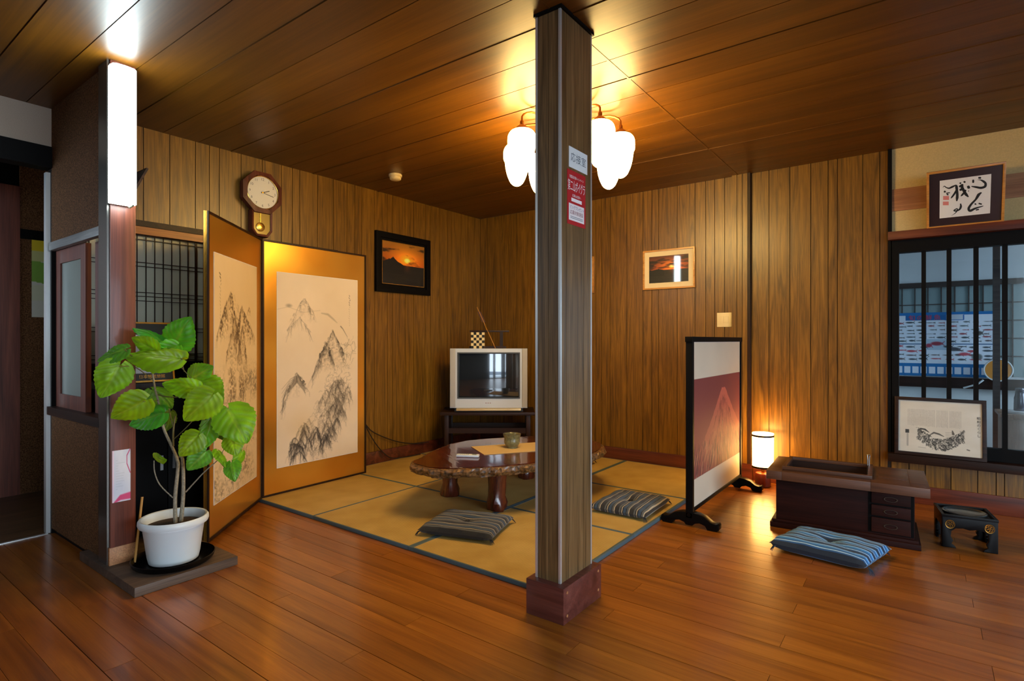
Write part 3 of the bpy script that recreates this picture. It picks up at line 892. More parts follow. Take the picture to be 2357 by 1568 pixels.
for i in range(NB):
    bm.faces.new((r0[i], r0[(i+1) % NB], r1[(i+1) % NB], r1[i]))
M['burl'] = wood('polished_red_brown_burl', (56, 14, 8), (92, 28, 16), (122, 46, 26), 'y', 7, 2.2, rough=0.2, coat=0.8, coat_r=0.06, distort=3.0, vary=0.0)
mb.build('tabletop', M['burl'], tb)
mb = MB(); bm = mb.bm
rings = [ring(bm, o, TH - dz, amp, 3 + k) for k, (o, dz, amp) in enumerate(((-0.022, 0.004, .006), (-0.004, 0.006, .016), (0.008, 0.02, .028), (0.004, 0.035, .034), (-0.006, 0.05, .034), (-0.02, 0.062, .028), (-0.05, 0.064, .01)))]
for a, b in zip(rings[:-1], rings[1:]):
    for i in range(NB):
        bm.faces.new((b[i], b[(i+1) % NB], a[(i+1) % NB], a[i]))
M['bark'] = plain('live_edge_burl', (112, 78, 44), 0.42, bump=1.0, bscale=60, var=0.75, coat=0.3)
mb.build('live_edge', M['bark'], tb)
M['legwood'] = wood('red_brown_log', (60, 20, 10), (92, 36, 20), (120, 54, 32), 'z', 16, 2.0, rough=0.25, coat=0.5, vary=0.1)
for (x, y, r) in ((-2.2, 2.80, .058), (-2.66, 2.86, .055), (-2.02, 3.52, .056), (-2.52, 3.58, .056)):
    lb = MB()
    pr = [(r*1.0, 0), (r*1.12, .012), (r*1.08, .05), (r*.92, .09), (r*.96, .15), (r*1.0, .2), (r*1.15, TH - .056)]
    lb.lathe(pr, 22, (x - TC.x, y - TC.y, 0))
    for v in lb.bm.verts:
        q = v.co; nn = mnoise.noise(Vector((q.x*22 + x*9, q.y*22, q.z*14)))
        dx, dy = q.x - (x-TC.x), q.y - (y-TC.y)
        v.co.x += dx*nn*0.32; v.co.y += dy*nn*0.32
    lb.build('leg', M['legwood'], tb, smooth=True)

TT = 0.331
# place mat, tea bowl, remote
pm = MB()
A = Vector((-2.64, 3.06, TT)); ex = Vector((0.84, -0.54, 0)).normalized(); ey = Vector((0.56, 0.83, 0)).normalized()
pm.slab(A, ex, ey, Vector((0, 0, 1)), 0.31, 0.50, 0.002)
M['placemat'] = plain('woven_straw_cloth', (208, 176, 120), 0.85, bump=0.6, bscale=400, var=0.12)
pmo = pm.build('place_mat', M['placemat'])
tag(pmo, 'tan woven place mat under the tea bowl on the burl table', 'place mat')
fr_ = MB()
for k in range(26):
    q = A + ex*(0.006 + k*0.012) + ey*0.5 + Vector((0, 0, .001))
    fr_.tube([q, q + ey*0.02 + ex*rng.uniform(-.004, .004)], 0.001, 4)
fo = fr_.build('fringe', M['placemat'], pmo); fo['kind'] = 'stuff'
tbw = thing('tea_bowl', 'olive green glazed tea bowl on the tan place mat', 'bowl', (-2.375, 3.2, TT + 0.0025))
M['glaze'] = plain('olive_glaze', (112, 108, 72), 0.3, coat=0.5, bump=0.2, bscale=60, var=0.35)
MB().lathe([(.030, 0), (.036, 0), (.036, .008), (.045, .014), (.056, .035), (.057, .055), (.055, .066), (.061, .085), (.064, .098), (.062, .101), (.058, .097), (.052, .07), (.05, .04), (.03, .02), (.001, .018)], 36).build('vessel', M['glaze'], tbw, smooth=True)
MB().torus((0, 0, .1), .0615, .0022, 36, 6).build('rim', plain('iron_rim_glaze', (60, 46, 28), .35), tbw, smooth=True)
rm = thing('remote_control', 'white remote control lying on the burl table', 'remote control', (-2.43, 2.785, TT), R(-62))
MB().box(-.021, .021, -.075, .075, 0, .016).build('case', M['white'], rm, bevel=0.005)
bt = MB()
for i in range(3):
    for j in range(5):
        bt.box(-.013 + i*.010, -.007 + i*.010, -.05 + j*.012, -.043 + j*.012, .0155, .0172)
bo = bt.build('key', plain('grey_keys', (150, 150, 146), .5), rm); bo['kind'] = 'stuff'
MB().box(-.013, .013, .028, .058, .0155, .0168).build('display', plain('remote_display', (120, 124, 110), .3), rm)

# ================================================================== CUSHIONS
def cushion(label, loc, rot, w, d, h, mat, tass, skew=0.0, name='floor_cushion'):
    t = thing(name, label, 'floor cushion', loc, rot, 'striped floor cushions')
    mb = MB(); bm = mb.bm
    n = 28
    def pt(u, v, s):
        sx = math.copysign(abs(u)**0.92, u); sy = math.copysign(abs(v)**0.92, v)
        e = (1 - abs(u)**5)*(1 - abs(v)**5)
        zz = h*0.5*max(0, e)**0.38
        dip = math.exp(-(u*u + v*v)/0.03)*h*0.28 + math.exp(-((u+v)**2)/.01)*h*.03 + mnoise.noise(Vector((u*3 + loc[0], v*3 + loc[1], s)))*h*0.08*(e > 0.05)
        z = h*0.5 + (zz - dip if s > 0 else -min(zz, h*0.5))
        rr = 1 - 0.035*(1 - abs(u)**2)*(abs(v)**6) - 0.0
        x = sx*w/2*(1 - 0.03*(1 - v*v)*abs(u)**4) + skew*v*0.02
        yv = sy*d/2*(1 - 0.03*(1 - u*u)*abs(v)**4)
        return (x, yv, max(0.0, z))
    top = [[bm.verts.new(pt(-1 + 2*i/n, -1 + 2*j/n, 1)) for i in range(n+1)] for j in range(n+1)]
    bot = [[(top[j][i] if i in (0, n) or j in (0, n) else bm.verts.new(pt(-1 + 2*i/n, -1 + 2*j/n, -1))) for i in range(n+1)] for j in range(n+1)]
    for j in range(n):
        for i in range(n):
            bm.faces.new((top[j][i], top[j][i+1], top[j+1][i+1], top[j+1][i]))
            bm.faces.new((bot[j+1][i], bot[j+1][i+1], bot[j][i+1], bot[j][i]))
    mb.build('cover', mat, t, smooth=True)
    for sx in (-1, 1):
        for sy in (-1, 1):
            tb_ = MB()
            for k in range(4):
                a = math.atan2(sy*d, sx*w) + (k-1.5)*0.25
                p0 = Vector((sx*(w/2 - .016), sy*(d/2 - .014), h*.45))
                p1 = p0 + Vector((math.cos(a)*.018, math.sin(a)*.018, -h*.12)); p2 = p0 + Vector((math.cos(a)*.032, math.sin(a)*.032, -h*.40))
                tb_.tube([p0, p1, p2], [.0028, .0024, .001], 5)
            tb_.build('tassel', tass, t)
    tf = MB()
    tf.tube([(-.012, -.012, h*.76), (0, 0, h*.79), (.012, .012, h*.76)], .0022, 5); tf.tube([(-.012, .012, h*.76), (0, 0, h*.79), (.012, -.012, h*.76)], .0022, 5)
    tf.build('tuft', tass, t)
    return t
dk, gr, tan, nb = (30, 28, 27), (84, 86, 84), (186, 170, 140), (44, 66, 88)
char = [(0, dk), (.12, gr), (.22, dk), (.30, tan), (.345, dk), (.42, nb), (.60, dk), (.66, gr), (.78, tan), (.825, dk)]
M['cush_y'] = stripes('charcoal_stripe_cloth', char, 11.5, 'y')
M['cush_x'] = stripes('charcoal_stripe_cloth_crosswise', char, 10.5, 'x')
b1, b2, wh = (24, 78, 130), (36, 120, 184), (170, 208, 230)
M['cush_b'] = stripes('blue_stripe_cloth', [(0, b2), (.08, wh), (.16, b2), (.24, (20, 34, 50)), (.50, b1), (.62, wh), (.70, b1), (.84, b2)], 16.0, 'y')
ctass = plain('dark_cord', (36, 34, 34), .8)
cushion('charcoal cushion with tan stripes lying at the front of the tatami below the burl table', (-2.105, 2.405, TZ), R(18), .44, .37, .062, M['cush_y'], ctass)
cushion('charcoal cushion with crosswise tan stripes on the tatami just right of the pillar', (-1.525, 3.335, TZ), R(2), .37, .44, .066, M['cush_x'], ctass)
cushion('charcoal striped cushion mostly hidden behind the far end of the burl table', (-2.49, 4.12, TZ), R(12), .42, .42, .062, M['cush_y'], ctass)
cushion('bright blue and white striped cushion on the wooden floor in front of the hibachi', (-.398, 3.285, 0.001), R(-8), .44, .34, .078, M['cush_b'], plain('blue_cord', (30, 44, 64), .8), 1.0)

# ================================================================== TELEVISION CORNER
RZ = YAW
tvs = thing('television_stand', 'dark wooden television stand with cross rail in the room corner', 'stand', (-3.265, 4.015, TZ), RZ)
q = MB().box(-.44, .44, -.02, .40, .385, .415).build('top', M['darkwood'], tvs, bevel=.003)
for x in (-.40, .36):
    for y in (0.0, .34):
        MB().box(x, x + .04, y, y + .04, 0, .385).build('leg', M['darkwood_z'], tvs, bevel=.002)
MB().box(-.36, .36, .01, .03, .215, .265).build('rail', M['darkwood'], tvs)
MB().box(-.36, .36, .34, .36, .215, .265).build('rail', M['darkwood'], tvs)
MB().box(-.38, .38, .02, .36, .05, .07).build('shelf', M['darkwood'], tvs)
MB().box(-.40, -.37, .04, .34, .07, .385).build('side_panel', M['darkwood_z'], tvs)
MB().box(.37, .40, .04, .34, .07, .385).build('side_panel', M['darkwood_z'], tvs)

M['tvsilver'] = plain('silver_plastic', (200, 202, 202), 0.34, metal=0.15)
M['tvdark'] = plain('dark_television_back', (26, 24, 24), 0.5)
M['crt'] = plain('dark_picture_tube_glass', (26, 32, 38), 0.03, spec=1.0, coat=1.0)
tv = thing('television', 'silver tube television on the dark stand in the room corner', 'television', (-3.265, 4.035, TZ + .416), RZ)
W2 = .36
fr = MB()
# bezel ring with opening
def bezel(x0, x1, z0, z1, ix0, ix1, iz0, iz1, y0, y1, mb):
    mb.box(x0, ix0, y0, y1, z0, z1).box(ix1, x1, y0, y1, z0, z1).box(ix0, ix1, y0, y1, z0, iz0).box(ix0, ix1, y0, y1, iz1, z1)
bezel(-.36, .36, .035, .588, -.29, .29, .125, .55, 0.0, .10, fr)
fr.build('front_bezel', M['tvsilver'], tv)
MB().box(-.36, -.31, -.008, .004, .04, .585).build('speaker_strip', plain('grey_speaker_cloth', (176, 172, 166), .7, bump=.5, bscale=900), tv, bevel=.003)
MB().box(.31, .36, -.008, .004, .04, .585).build('speaker_strip', plain('grey_speaker_cloth', (176, 172, 166), .7, bump=.5, bscale=900), tv, bevel=.003)
MB().prism([(-.34, .05), (.34, .05), (.34, .587), (-.34, .587)], .095, .20, 'y').prism([(-.24, .07), (.24, .07), (.22, .46), (-.22, .46)], .20, .36, 'y').build('rear_housing', M['tvdark'], tv, bevel=.01)
sc = MB(); bm = sc.bm
g = []
for j in range(13):
    rw = []
    for i in range(17):
        u = -1 + i/8; v = -1 + j/6
        rw.append(bm.verts.new((u*.283, .012 + .016*(u*u + v*v)*.5 + 0.0, .3375 + v*.207)))
    g.append(rw)
for j in range(12):
    for i in range(16):
        bm.faces.new((g[j][i], g[j][i+1], g[j+1][i+1], g[j+1][i]))
sc.build('screen', M['crt'], tv, smooth=True)
MB().frame((-.292, .004, .122), (1, 0, 0), (0, 0, 1), (0, -1, 0), .584, .431, .012, .010).build('screen_surround', plain('screen_mask', (60, 60, 58), .4), tv)
MB().prism([(-.03, .012), (-.03, .03), (.06, .04), (.06, .004)], -.30, .30, 'x').build('stand_lip', plain('champagne_plastic', (206, 180, 130), .3, metal=.3), tv, bevel=.003)
MB().box(-.32, .32, .02, .30, 0, .036).build('foot', M['tvdark'], tv)
bd = MB()
for k in range(3): bd.box(-.03 + .02*k, -.02 + .02*k, -.003, .0, .078, .084)
bb = bd.build('badge', plain('bronze_badge', (140, 90, 60), .4), tv)

TVZ = TZ + .416 + .5885
def tvp(x, y): # point on the television's own axes
    return (-3.265 + x*math.cos(RZ) - y*math.sin(RZ), 4.035 + x*math.sin(RZ) + y*math.cos(RZ))
ck = canvas(60, 50, (24, 22, 20))
for j in range(6):
    for i in range(5):
        if (i + j) % 2 == 0: ck[j*10:(j+1)*10, i*10:(i+1)*10] = np.array((228, 204, 150))/255
x, y = tvp(-.105, .05)
cb = thing('checkered_box', 'small black and cream checkered box on the television', 'box', (x, y, TVZ), RZ)
MB().box(-.064, .064, 0, .05, 0, .152).build('body', plain('box_tan_side', (190, 130, 50), .6), cb)
painted('checker_face', ck, (-.064, -.0006, 0), (1, 0, 0), (0, 0, 1), .128, .152, M['print'], cb)
x, y = tvp(0.0, .17)
rk = thing('sword_rack', 'dark wooden rack with crossbar standing behind the checkered box', 'rack', (x, y, TVZ + .0005), RZ)
MB().box(-.19, .19, -.012, .012, .155, .172).build('crossbar', M['darkwood'], rk, bevel=.003)
MB().box(-.17, -.14, -.01, .01, .02, .155).build('upright', M['darkwood_z'], rk)
MB().box(.10, .13, -.01, .01, .02, .155).build('upright', M['darkwood_z'], rk)
MB().box(-.19, .16, -.03, .03, 0.0, .02).build('foot_board', M['darkwood'], rk)
p0 = Vector((*tvp(.06, .09), TVZ + .002)); p1 = Vector((*tvp(-.115, .10), TVZ + .392))
ar = thing('ornamental_arrow', 'slim ornamental arrow leaning on the rack above the television', 'arrow', (0, 0, 0))
MB().tube([p0, p1], .0035, 6).build('shaft', plain('bamboo_shaft', (190, 130, 60), .5), ar)
d = (p1 - p0).normalized(); sd = Vector((math.cos(RZ), math.sin(RZ), 0))
for s in (-1, 1):
    a0 = p0 + d*.22
    MB().slab(p0 + d*.27 + sd*(.003*s) - sd*(.014 if s < 0 else 0), sd, d, sd.cross(d), .014, .11, .001).build('fletching', plain('feather_dark', (70, 34, 20), .7), ar)
MB().tube([p0 + d*.19, p0 + d*.24], [.008, .006], 6).build('binding', M['gold'], ar)

# cables on the wall
for lab, pts in (('lower black cable drooping from the screen edge down to the baseboard', [(-3.865, 3.06, .50), (-3.862, 3.10, .36), (-3.86, 3.17, .24), (-3.86, 3.26, .13), (-3.85, 3.36, .05), (-3.84, 3.50, .03), (-3.82, 3.70, .03)]),
                 ('upper black cable sagging along the wall towards the television stand', [(-3.866, 3.05, .46), (-3.866, 3.14, .33), (-3.866, 3.30, .24), (-3.866, 3.48, .17), (-3.864, 3.66, .13), (-3.85, 3.84, .12)])):
    P = [Vector(p) for p in pts]
    fine = []
    for i in range(len(P)-1):
        a, b, c_, d_ = P[max(i-1, 0)], P[i], P[i+1], P[min(i+2, len(P)-1)]
        for k in range(6):
            f = k/6
            fine.append(0.5*((2*b) + (c_-a)*f + (2*a-5*b+4*c_-d_)*f*f + (3*b-a-3*c_+d_)*f**3))
    fine.append(P[-1])
    o = MB().tube(fine, .0045, 6).build('cable', M['tvdark'], None, smooth=True)
    tag(o, lab, 'cable', 'television cables')
# ================================================================== WALL CLOCK
X, Y, Z = (1, 0, 0), (0, 1, 0), (0, 0, 1)
ckt = thing('wall_clock', 'octagonal red-brown pendulum wall clock above the gold screen', 'clock', (-3.889, 2.15, 2.165))
octo = lambda r: [(r*math.cos(R(22.5 + 45*k)), r*math.sin(R(22.5 + 45*k))) for k in range(8)]
M['clockwood'] = wood('clock_case_wood', (70, 26, 14), (98, 44, 26), (116, 60, 38), 'z', 18, 2, rough=0.45, spec=0.3, vary=0.0)
MB().prism(octo(.150), 0.0, .052, 'x').build('case', M['clockwood'], ckt, bevel=.004)
mb = MB()
bmx = mb.bm
o1 = octo(.160); i1 = [(.118*math.cos(R(22.5 + 45*k)), .118*math.sin(R(22.5+45*k))) for k in range(8)]
vo = [bmx.verts.new((.052, a, b)) for a, b in o1]; vf = [bmx.verts.new((.062, a*.985, b*.985)) for a, b in o1]; vi = [bmx.verts.new((.066, a*1.06, b*1.06)) for a, b in i1]; vj = [bmx.verts.new((.056, a*1.06, b*1.06)) for a, b in i1]; vb = [bmx.verts.new((.046, a*.9, b*.9)) for a, b in o1]
for k in range(8):
    j = (k+1) % 8
    for p, q in ((vb, vo), (vo, vf), (vf, vi), (vi, vj)):
        bmx.faces.new((p[k], p[j], q[j], q[k]))
mb.build('front_ring', M['clockwood'], ckt)
cir = lambda r, n=48: [(r*math.cos(2*math.pi*k/n), r*math.sin(2*math.pi*k/n)) for k in range(n)]
dial = MB().prism(cir(.117), .050, .0565, 'x').build('dial', plain('cream_dial', (226, 216, 196), .5), ckt)
MB().torus((.061, 0, 0), .1165, .0038, 48, 8, Matrix(((0, 0, 1), (1, 0, 0), (0, 1, 0)))).build('bezel', M['gold'], ckt, smooth=True)
M['dialink'] = plain('dial_print', (84, 76, 64), .6)
for k in range(1, 13):
    a = R(90 - 30*k)
    lettering(str(k), .026, (.0568, .094*math.cos(a), .094*math.sin(a)), Y, Z, M['dialink'], dial, 'numeral')
def hand(ang, l, w, nm):
    a = R(ang); d = Vector((0, math.cos(a), math.sin(a))); s = Vector((0, -math.sin(a), math.cos(a)))
    MB().slab(Vector((.058, 0, 0)) - d*.012 - s*w/2, d, s, Vector(X), l + .012, w, .0012).build(nm, plain('hand_brown', (96, 84, 66), .4), ckt)
hand(90 - 68.5, .055, .006, 'hour_hand'); hand(90 - 102, .085, .004, 'minute_hand')
MB().prism(cir(.006, 12), .058, .062, 'x').build('hub', M['gold'], ckt)
lowp = [(-.078, -.13), (-.078, -.275), (-.045, -.318), (.045, -.318), (.078, -.275), (.078, -.13)]
MB().prism(lowp, 0, .046, 'x').build('pendulum_case', M['clockwood'], ckt, bevel=.003)
inn = [(y*.80, -.222 + (z + .222)*.80) for y, z in lowp]
mb = MB()
bmx = mb.bm
vo = [bmx.verts.new((.046, a, b)) for a, b in lowp]; vf = [bmx.verts.new((.056, a*.96, -.222 + (b+.222)*.96)) for a, b in lowp]; vi = [bmx.verts.new((.052, a, b)) for a, b in inn]; vj = [bmx.verts.new((.0465, a, b)) for a, b in inn]
for k in range(6):
    j = (k+1) % 6
    for p, q in ((vo, vf), (vf, vi), (vi, vj)):
        bmx.faces.new((p[k], p[j], q[j], q[k]))
mb.build('pendulum_frame', M['clockwood'], ckt)
MB().prism(inn, .0462, .0472, 'x').build('pendulum_window', plain('olive_gold_backing', (104, 88, 40), .3, metal=.5, coat=.5), ckt)
MB().box(.049, .051, -.014, -.010, -.235, -.15).build('pendulum_rod', M['gold'], ckt)
bob = MB().lathe([(.002, .007), (.02, .006), (.032, .002), (.033, 0)], 28, (0, 0, 0)).build('pendulum_bob', M['gold'], ckt, smooth=True)
bob.location = (.050, -.012, -.248); bob.rotation_euler = (0, R(90), 0)

# ================================================================== FRAMED PICTURES
def sunset(h, w, sun, hills, seed, sky0, sky1, horizon=.58, sea=(16, 14, 12)):
    a = np.zeros((h, w, 3))
    gy, gx = np.mgrid[0:h, 0:w]; v = gy/(h-1); u = gx/(w-1)
    n = noise2(h, w, (9, 3), seed, 4)
    d = np.sqrt(((u - sun[0])*1.2)**2 + ((v - sun[1])*1.5)**2)
    glow = np.clip(1 - d*1.5, 0, 1)[..., None]
    top = np.array(sky0)/255; low = np.array(sky1)/255
    t = np.clip(v/horizon, 0, 1)[..., None]
    a[:] = top*(1-t) + low*t
    a = a*(0.75 + 0.25*glow) + glow**2*np.array((.55, .42, .12))
    band = np.clip((n - .52)*7, 0, 1)*np.clip(1.2 - np.abs(v - .25)*2.2, 0.2, 1)
    a = a*(1 - .72*band[..., None])
    a = a + (np.clip(1 - d*11, 0, 1)**.6)[..., None]*np.array((.7, .75, .5))
    seam = (v > horizon)[..., None]
    s = np.array(sea)/255*(0.7 + 0.9*noise2(h, w, (26, 4), seed + 1, 3))[..., None]
    s = s + np.clip(1 - np.abs(u - sun[0])*9, 0, 1)[..., None]*np.clip(1 - (v - horizon)*5, 0, 1)[..., None]*np.array((.30, .12, .03))
    a = np.where(seam, s, a)
    for (c0, top_, wd) in hills:
        prof = top_ + np.abs(u - c0)/wd*(horizon - top_) + 0.03*(noise2(h, w, (1, 14), seed + 5, 3) - .5)
        m = (v > prof) & (v < horizon + .22) & (np.abs(u - c0) < wd*1.15)
        a[m] = np.array((9, 8, 8))/255
    return np.clip(a, 0, 1)

def framed(name, label, o, ex, ey, en, w, h, bar, thick, fmat, art, mat_border=0.0, mat_m=None, group=None, artm=None, cat='picture', base=None, inner=None):
    o = Vector(o)
    t = thing(name, label, cat, o, 0, group)
    ex, ey, en = Vector(ex), Vector(ey), Vector(en)
    MB().frame((0, 0, 0), ex, ey, en, w, h, bar, thick).build('frame', fmat, t, bevel=0.002)
    MB().slab(ex*(bar*.5) + ey*(bar*.5), ex, ey, en, w - bar, h - bar, thick*.45).build('backing', mat_m or M['paper'], t)
    b = bar + mat_border
    if inner:
        MB().frame(ex*(b - .004) + ey*(b - .004) + en*(thick*.46), ex, ey, en, w - 2*b + .008, h - 2*b + .008, .005, .002).build('inner_fillet', inner, t)
    painted('print', art, ex*b + ey*b + en*(thick*.45 + .0015), ex, ey, w - 2*b, h - 2*b, artm or M['photo'], t)
    return t

pa = sunset(96, 116, (.58, .40), [(.24, .34, .16), (.16, .40, .22), (.34, .44, .14), (.0, .46, .25)], 41, (210, 136, 34), (236, 104, 12), .52)
framed('framed_photo', 'black framed sunset photograph with a rocky islet hanging left of the television', (-3.888, 3.21, 1.535), Y, Z, X, .665, .535, .052, .028, M['blackmatt'], pa, 0.026, M['blackmatt'], inner=M['gold'], artm=M['photo_soft'])
pb = sunset(80, 110, (.58, .40), [(.24, .47, .13), (.02, .52, .3)], 52, (120, 56, 26), (206, 84, 24), .52, (20, 18, 16))
M['lightframe'] = wood('pale_varnished_frame', (176, 112, 40), (200, 136, 58), (214, 156, 78), 'x', 16, 1.5, rough=.35, coat=.3, vary=.05)
M['mount'] = plain('cream_mount_board', (226, 208, 168), .8)
framed('framed_photo', 'light wood framed sunset photograph above the mountain picture screen', (-2.005, 4.659, 1.545), X, Z, (0, -1, 0), .46, .343, .014, .02, M['lightframe'], pb, 0.042, M['mount'])
pc = sunset(40, 56, (.4, .45), [(.7, .48, .2)], 60, (110, 60, 30), (190, 90, 40), .55)
framed('framed_photo', 'light wood framed photograph mostly hidden behind the pillar', (-2.955, 4.659, 1.545), X, Z, (0, -1, 0), .46, .343, .014, .02, M['lightframe'], pc, 0.042, M['mount'])

# calligraphy (ribbons of ink traced on the paper)
def ribbon(name, strokes, fn, mat, parent, en):
    mb = MB(); bm = mb.bm; en = Vector(en)
    for st in strokes:
        P = [Vector((p[0], p[1])) for p in st]; Wd = [p[2] for p in st]
        Q = []; Ws = []
        for i in range(len(P)-1):
            a, b, c_, d_ = P[max(i-1, 0)], P[i], P[i+1], P[min(i+2, len(P)-1)]
            for k in range(9):
                f = k/9
                Q.append(0.5*((2*b) + (c_-a)*f + (2*a-5*b+4*c_-d_)*f*f + (3*b-a-3*c_+d_)*f**3)); Ws.append(1.25*(Wd[i]*(1-f) + Wd[i+1]*f))
        Q.append(P[-1]); Ws.append(1.25*Wd[-1])
        m_ = len(Ws) - 1
        Ws = [w_*min(1.1, .50 + 4.5*i/m_, .28 + 4.0*(1 - i/m_)) for i, w_ in enumerate(Ws)]
        L_, R_ = [], []
        for i, q in enumerate(Q):
            t = (Q[min(i+1, len(Q)-1)] - Q[max(i-1, 0)])
            t = t.normalized() if t.length > 1e-6 else Vector((1, 0))
            n = Vector((-t.y, t.x))*Ws[i]*0.5
            L_.append(bm.verts.new(fn(q.x + n.x, q.y + n.y))); R_.append(bm.verts.new(fn(q.x - n.x, q.y - n.y)))
        for i in range(len(Q)-1):
            bm.faces.new((L_[i], L_[i+1], R_[i+1], R_[i]))
    return mb.build(name, mat, parent)

by, bz, ty, tz = 4.600, 1.842, 4.475, 2.185
ey_ = Vector((0, ty - by, tz - bz)).normalized(); en_ = Vector(X).cross(ey_)
cf = thing('calligraphy_frame', 'framed brush calligraphy leaning out above the interior window', 'picture', (0.006, by, bz - .002))
w_, h_ = .385, .365
MB().frame((0, 0, 0), X, ey_, en_, w_, h_, .014, .024).build('frame', M['lightframe'], cf, bevel=.002)
MB().slab(Vector(X)*.007 + ey_*.007, X, ey_, en_, w_-.014, h_-.014, .010).build('mount_board', plain('dark_plum_mount', (26, 10, 22), .35, coat=1.0), cf)
px0, px1, py0, py1 = .068, .318, .062, .302
pp = MB().slab(Vector(X)*px0 + ey_*py0 + en_*.010, X, ey_, en_, px1-px0, py1-py0, .0015).build('paper', M['paper'], cf)
def cal(x, y):    # tracing grid of the paper: x 290..1350, y 350 (top) ..1270 (bottom) after squaring
    u = (x - 290)/1060; top = 420 - (x-290)*.135; bot = 1335 - (x-290)*.115
    v = (y - top)/(bot - top)
    return Vector(X)*(px0 + u*(px1-px0)) + ey_*(py1 - v*(py1-py0)) + en_*.0122
ST = [
 [(355,580,6),(390,548,14),(430,580,16),(490,598,26),(560,565,34),(640,520,40)],
 [(640,520,44),(655,650,40),(665,780,42),(655,915,46)],
 [(650,640,30),(600,740,30),(530,845,24)],
 [(715,495,34),(740,465,20)],[(800,470,36),(825,435,28)],
 [(700,570,30),(760,530,40),(790,520,34)],[(770,520,40),(765,600,44),(800,660,44),(840,740,46),(900,815,52)],
 [(710,650,40),(770,620,36),(800,590,30)],[(840,640,36),(800,720,34),(740,795,26)],
 [(970,440,54),(1010,440,60)],[(1090,360,30),(1150,365,34)],
 [(955,560,30),(1050,580,34),(1150,600,40),(1230,570,40),(1240,500,36),(1200,450,36),(1140,415,22),(1075,412,12)],
 [(870,590,50),(925,570,54)],[(890,670,22),(905,672,26)],
 [(1165,710,40),(1110,760,46),(1075,830,40),(1040,890,30),(960,990,34),(910,1090,40),(940,1150,40),(1050,1090,44),(1210,1035,44)],
 [(1030,975,26),(1065,1000,20)],[(1110,970,24),(1180,995,26)],[(1055,1135,22),(1125,1115,22)],
 [(735,970,36),(745,1040,34),(720,1110,30),(650,1150,24),(600,1140,20),(660,1095,18),(670,1130,18),(630,1200,18),(545,1270,8)],
 [(380,670,34),(420,690,30)],[(430,720,22),(515,705,14)],[(440,740,24),(480,760,24)]]
ribbon('brush_stroke', ST, cal, M['ink'], pp, en_)
for (x0, x1, y0, y1) in ((365, 490, 785, 880), (360, 485, 920, 1010)):
    a, b, c_, d_ = cal(x0, y1), cal(x1, y1), cal(x1, y0), cal(x0, y0)
    mb = MB(); vv = [mb.bm.verts.new(p) for p in (a, b, c_, d_)]; mb.bm.faces.new(vv)
    mb.build('seal', plain('pale_red_seal', (214, 130, 126), .8), pp)

# framed print standing on the window sill
pn = paper_tone(200, 250, (196, 188, 172), (212, 208, 196), 71)
r_ = np.random.RandomState(4)
for k in range(46):
    u = .12 + k*.0142
    if 23 < k < 25 or k == 35: continue
    v = .17
    while v < .48:
        l = r_.uniform(.01, .022)
        dab(pn, [(u, v), (u, v + l)], .9, (110, 104, 96), r_.uniform(.35, .7), .6); v += l + .006
for k in range(1000):
    t = r_.rand(); u = .24 + .56*t; mid = .62 + .20*math.sin(math.pi*t)
    v = mid + r_.uniform(-.12, .10); 
    if abs(u - .50) < .10 and v < .70: continue
    dab(pn, [(u, v), (u + r_.uniform(-.02, .02), v + r_.uniform(.0, .035))], r_.uniform(.8, 2.0), (40, 40, 38), r_.uniform(.4, .9))
dab(pn, [(.24, .575), (.28, .54), (.33, .55), (.38, .60)], [2, 5, 6, 2], (44, 44, 42), .9)
dab(pn, [(.38, .66), (.44, .60), (.50, .62), (.56, .66)], [2, 6, 6, 2], (60, 58, 54), .8)
dab(pn, [(.66, .54), (.67, .60)], [3, 8], (56, 52, 48), .8)
for k in range(5): dab(pn, [(.58, .58 + .03*k), (.66, .575 + .03*k)], 1.4, (90, 88, 84), .5)
pn[114:128, 22:34] = np.array((58, 58, 56))/255
dab(pn, [(.115, .66), (.115, .88)], 6, (150, 146, 138), .7)
dab(pn, [(.25, .90), (.34, .905)], 2, (130, 126, 118), .6); dab(pn, [(.83, .87), (.855, .88)], 4, (80, 78, 74), .8)
e2 = Vector((0, .045, .37)).normalized()
pf = framed('framed_print', 'dark framed print of vertical text and a crowd drawing standing on the window sill', (-.168, 4.585, .3352), X, e2, Vector(X).cross(e2), .478, .385, .022, .022, M['darkwood'], pn, 0.0, M['paper'], artm=M['print'])
for k, chx in enumerate('昭和のくらし'):
    lettering(chx, .020, Vector(X)*.440 + e2*(.268 - .022*k) + Vector(X).cross(e2)*.0128, X, e2, M['ink'], pf)

# ================================================================== SIGNS ON THE PILLAR
sg = thing('room_sign', 'small white sign with three black characters on the pillar', 'sign', (-1.1515, 2.0, 1.842))
MB().box(0, .002, -.066, .084, -.042, .042).build('plate', M['white'], sg)
for k, chx in enumerate('応接室'):
    lettering(chx, .040, (.0024, -.034 + .043*k, 0), Y, Z, M['blueprint'], sg)
ps = thing('red_poster', 'small red and white poster on the pillar under the white sign', 'poster', (-1.1515, 1.995, 1.685))
bk_ = MB().box(0, .0012, -.074, .074, -.115, .105).build('sheet', M['red'], ps)
M['wprint'] = plain('white_print', (236, 228, 226), .6)
lettering('第二山ボイグラ', .048, (.0016, 0, .040), Y, Z, M['wprint'], ps, sx=.42)
lettering('加盟店共通キャンペーン', .014, (.0016, 0, .078), Y, Z, M['wprint'], ps, sx=.75)
lettering('応募は店頭へ', .013, (.0016, 0, .004), Y, Z, M['wprint'], ps, sx=.9)
MB().box(.0012, .0016, -.042, .042, -.020, -.006).build('white_bar', M['wprint'], ps)
MB().box(.0012, .0016, -.062, .062, -.098, -.030).build('white_panel', M['wprint'], ps)
M['purple'] = plain('purple_print', (110, 60, 120), .6)
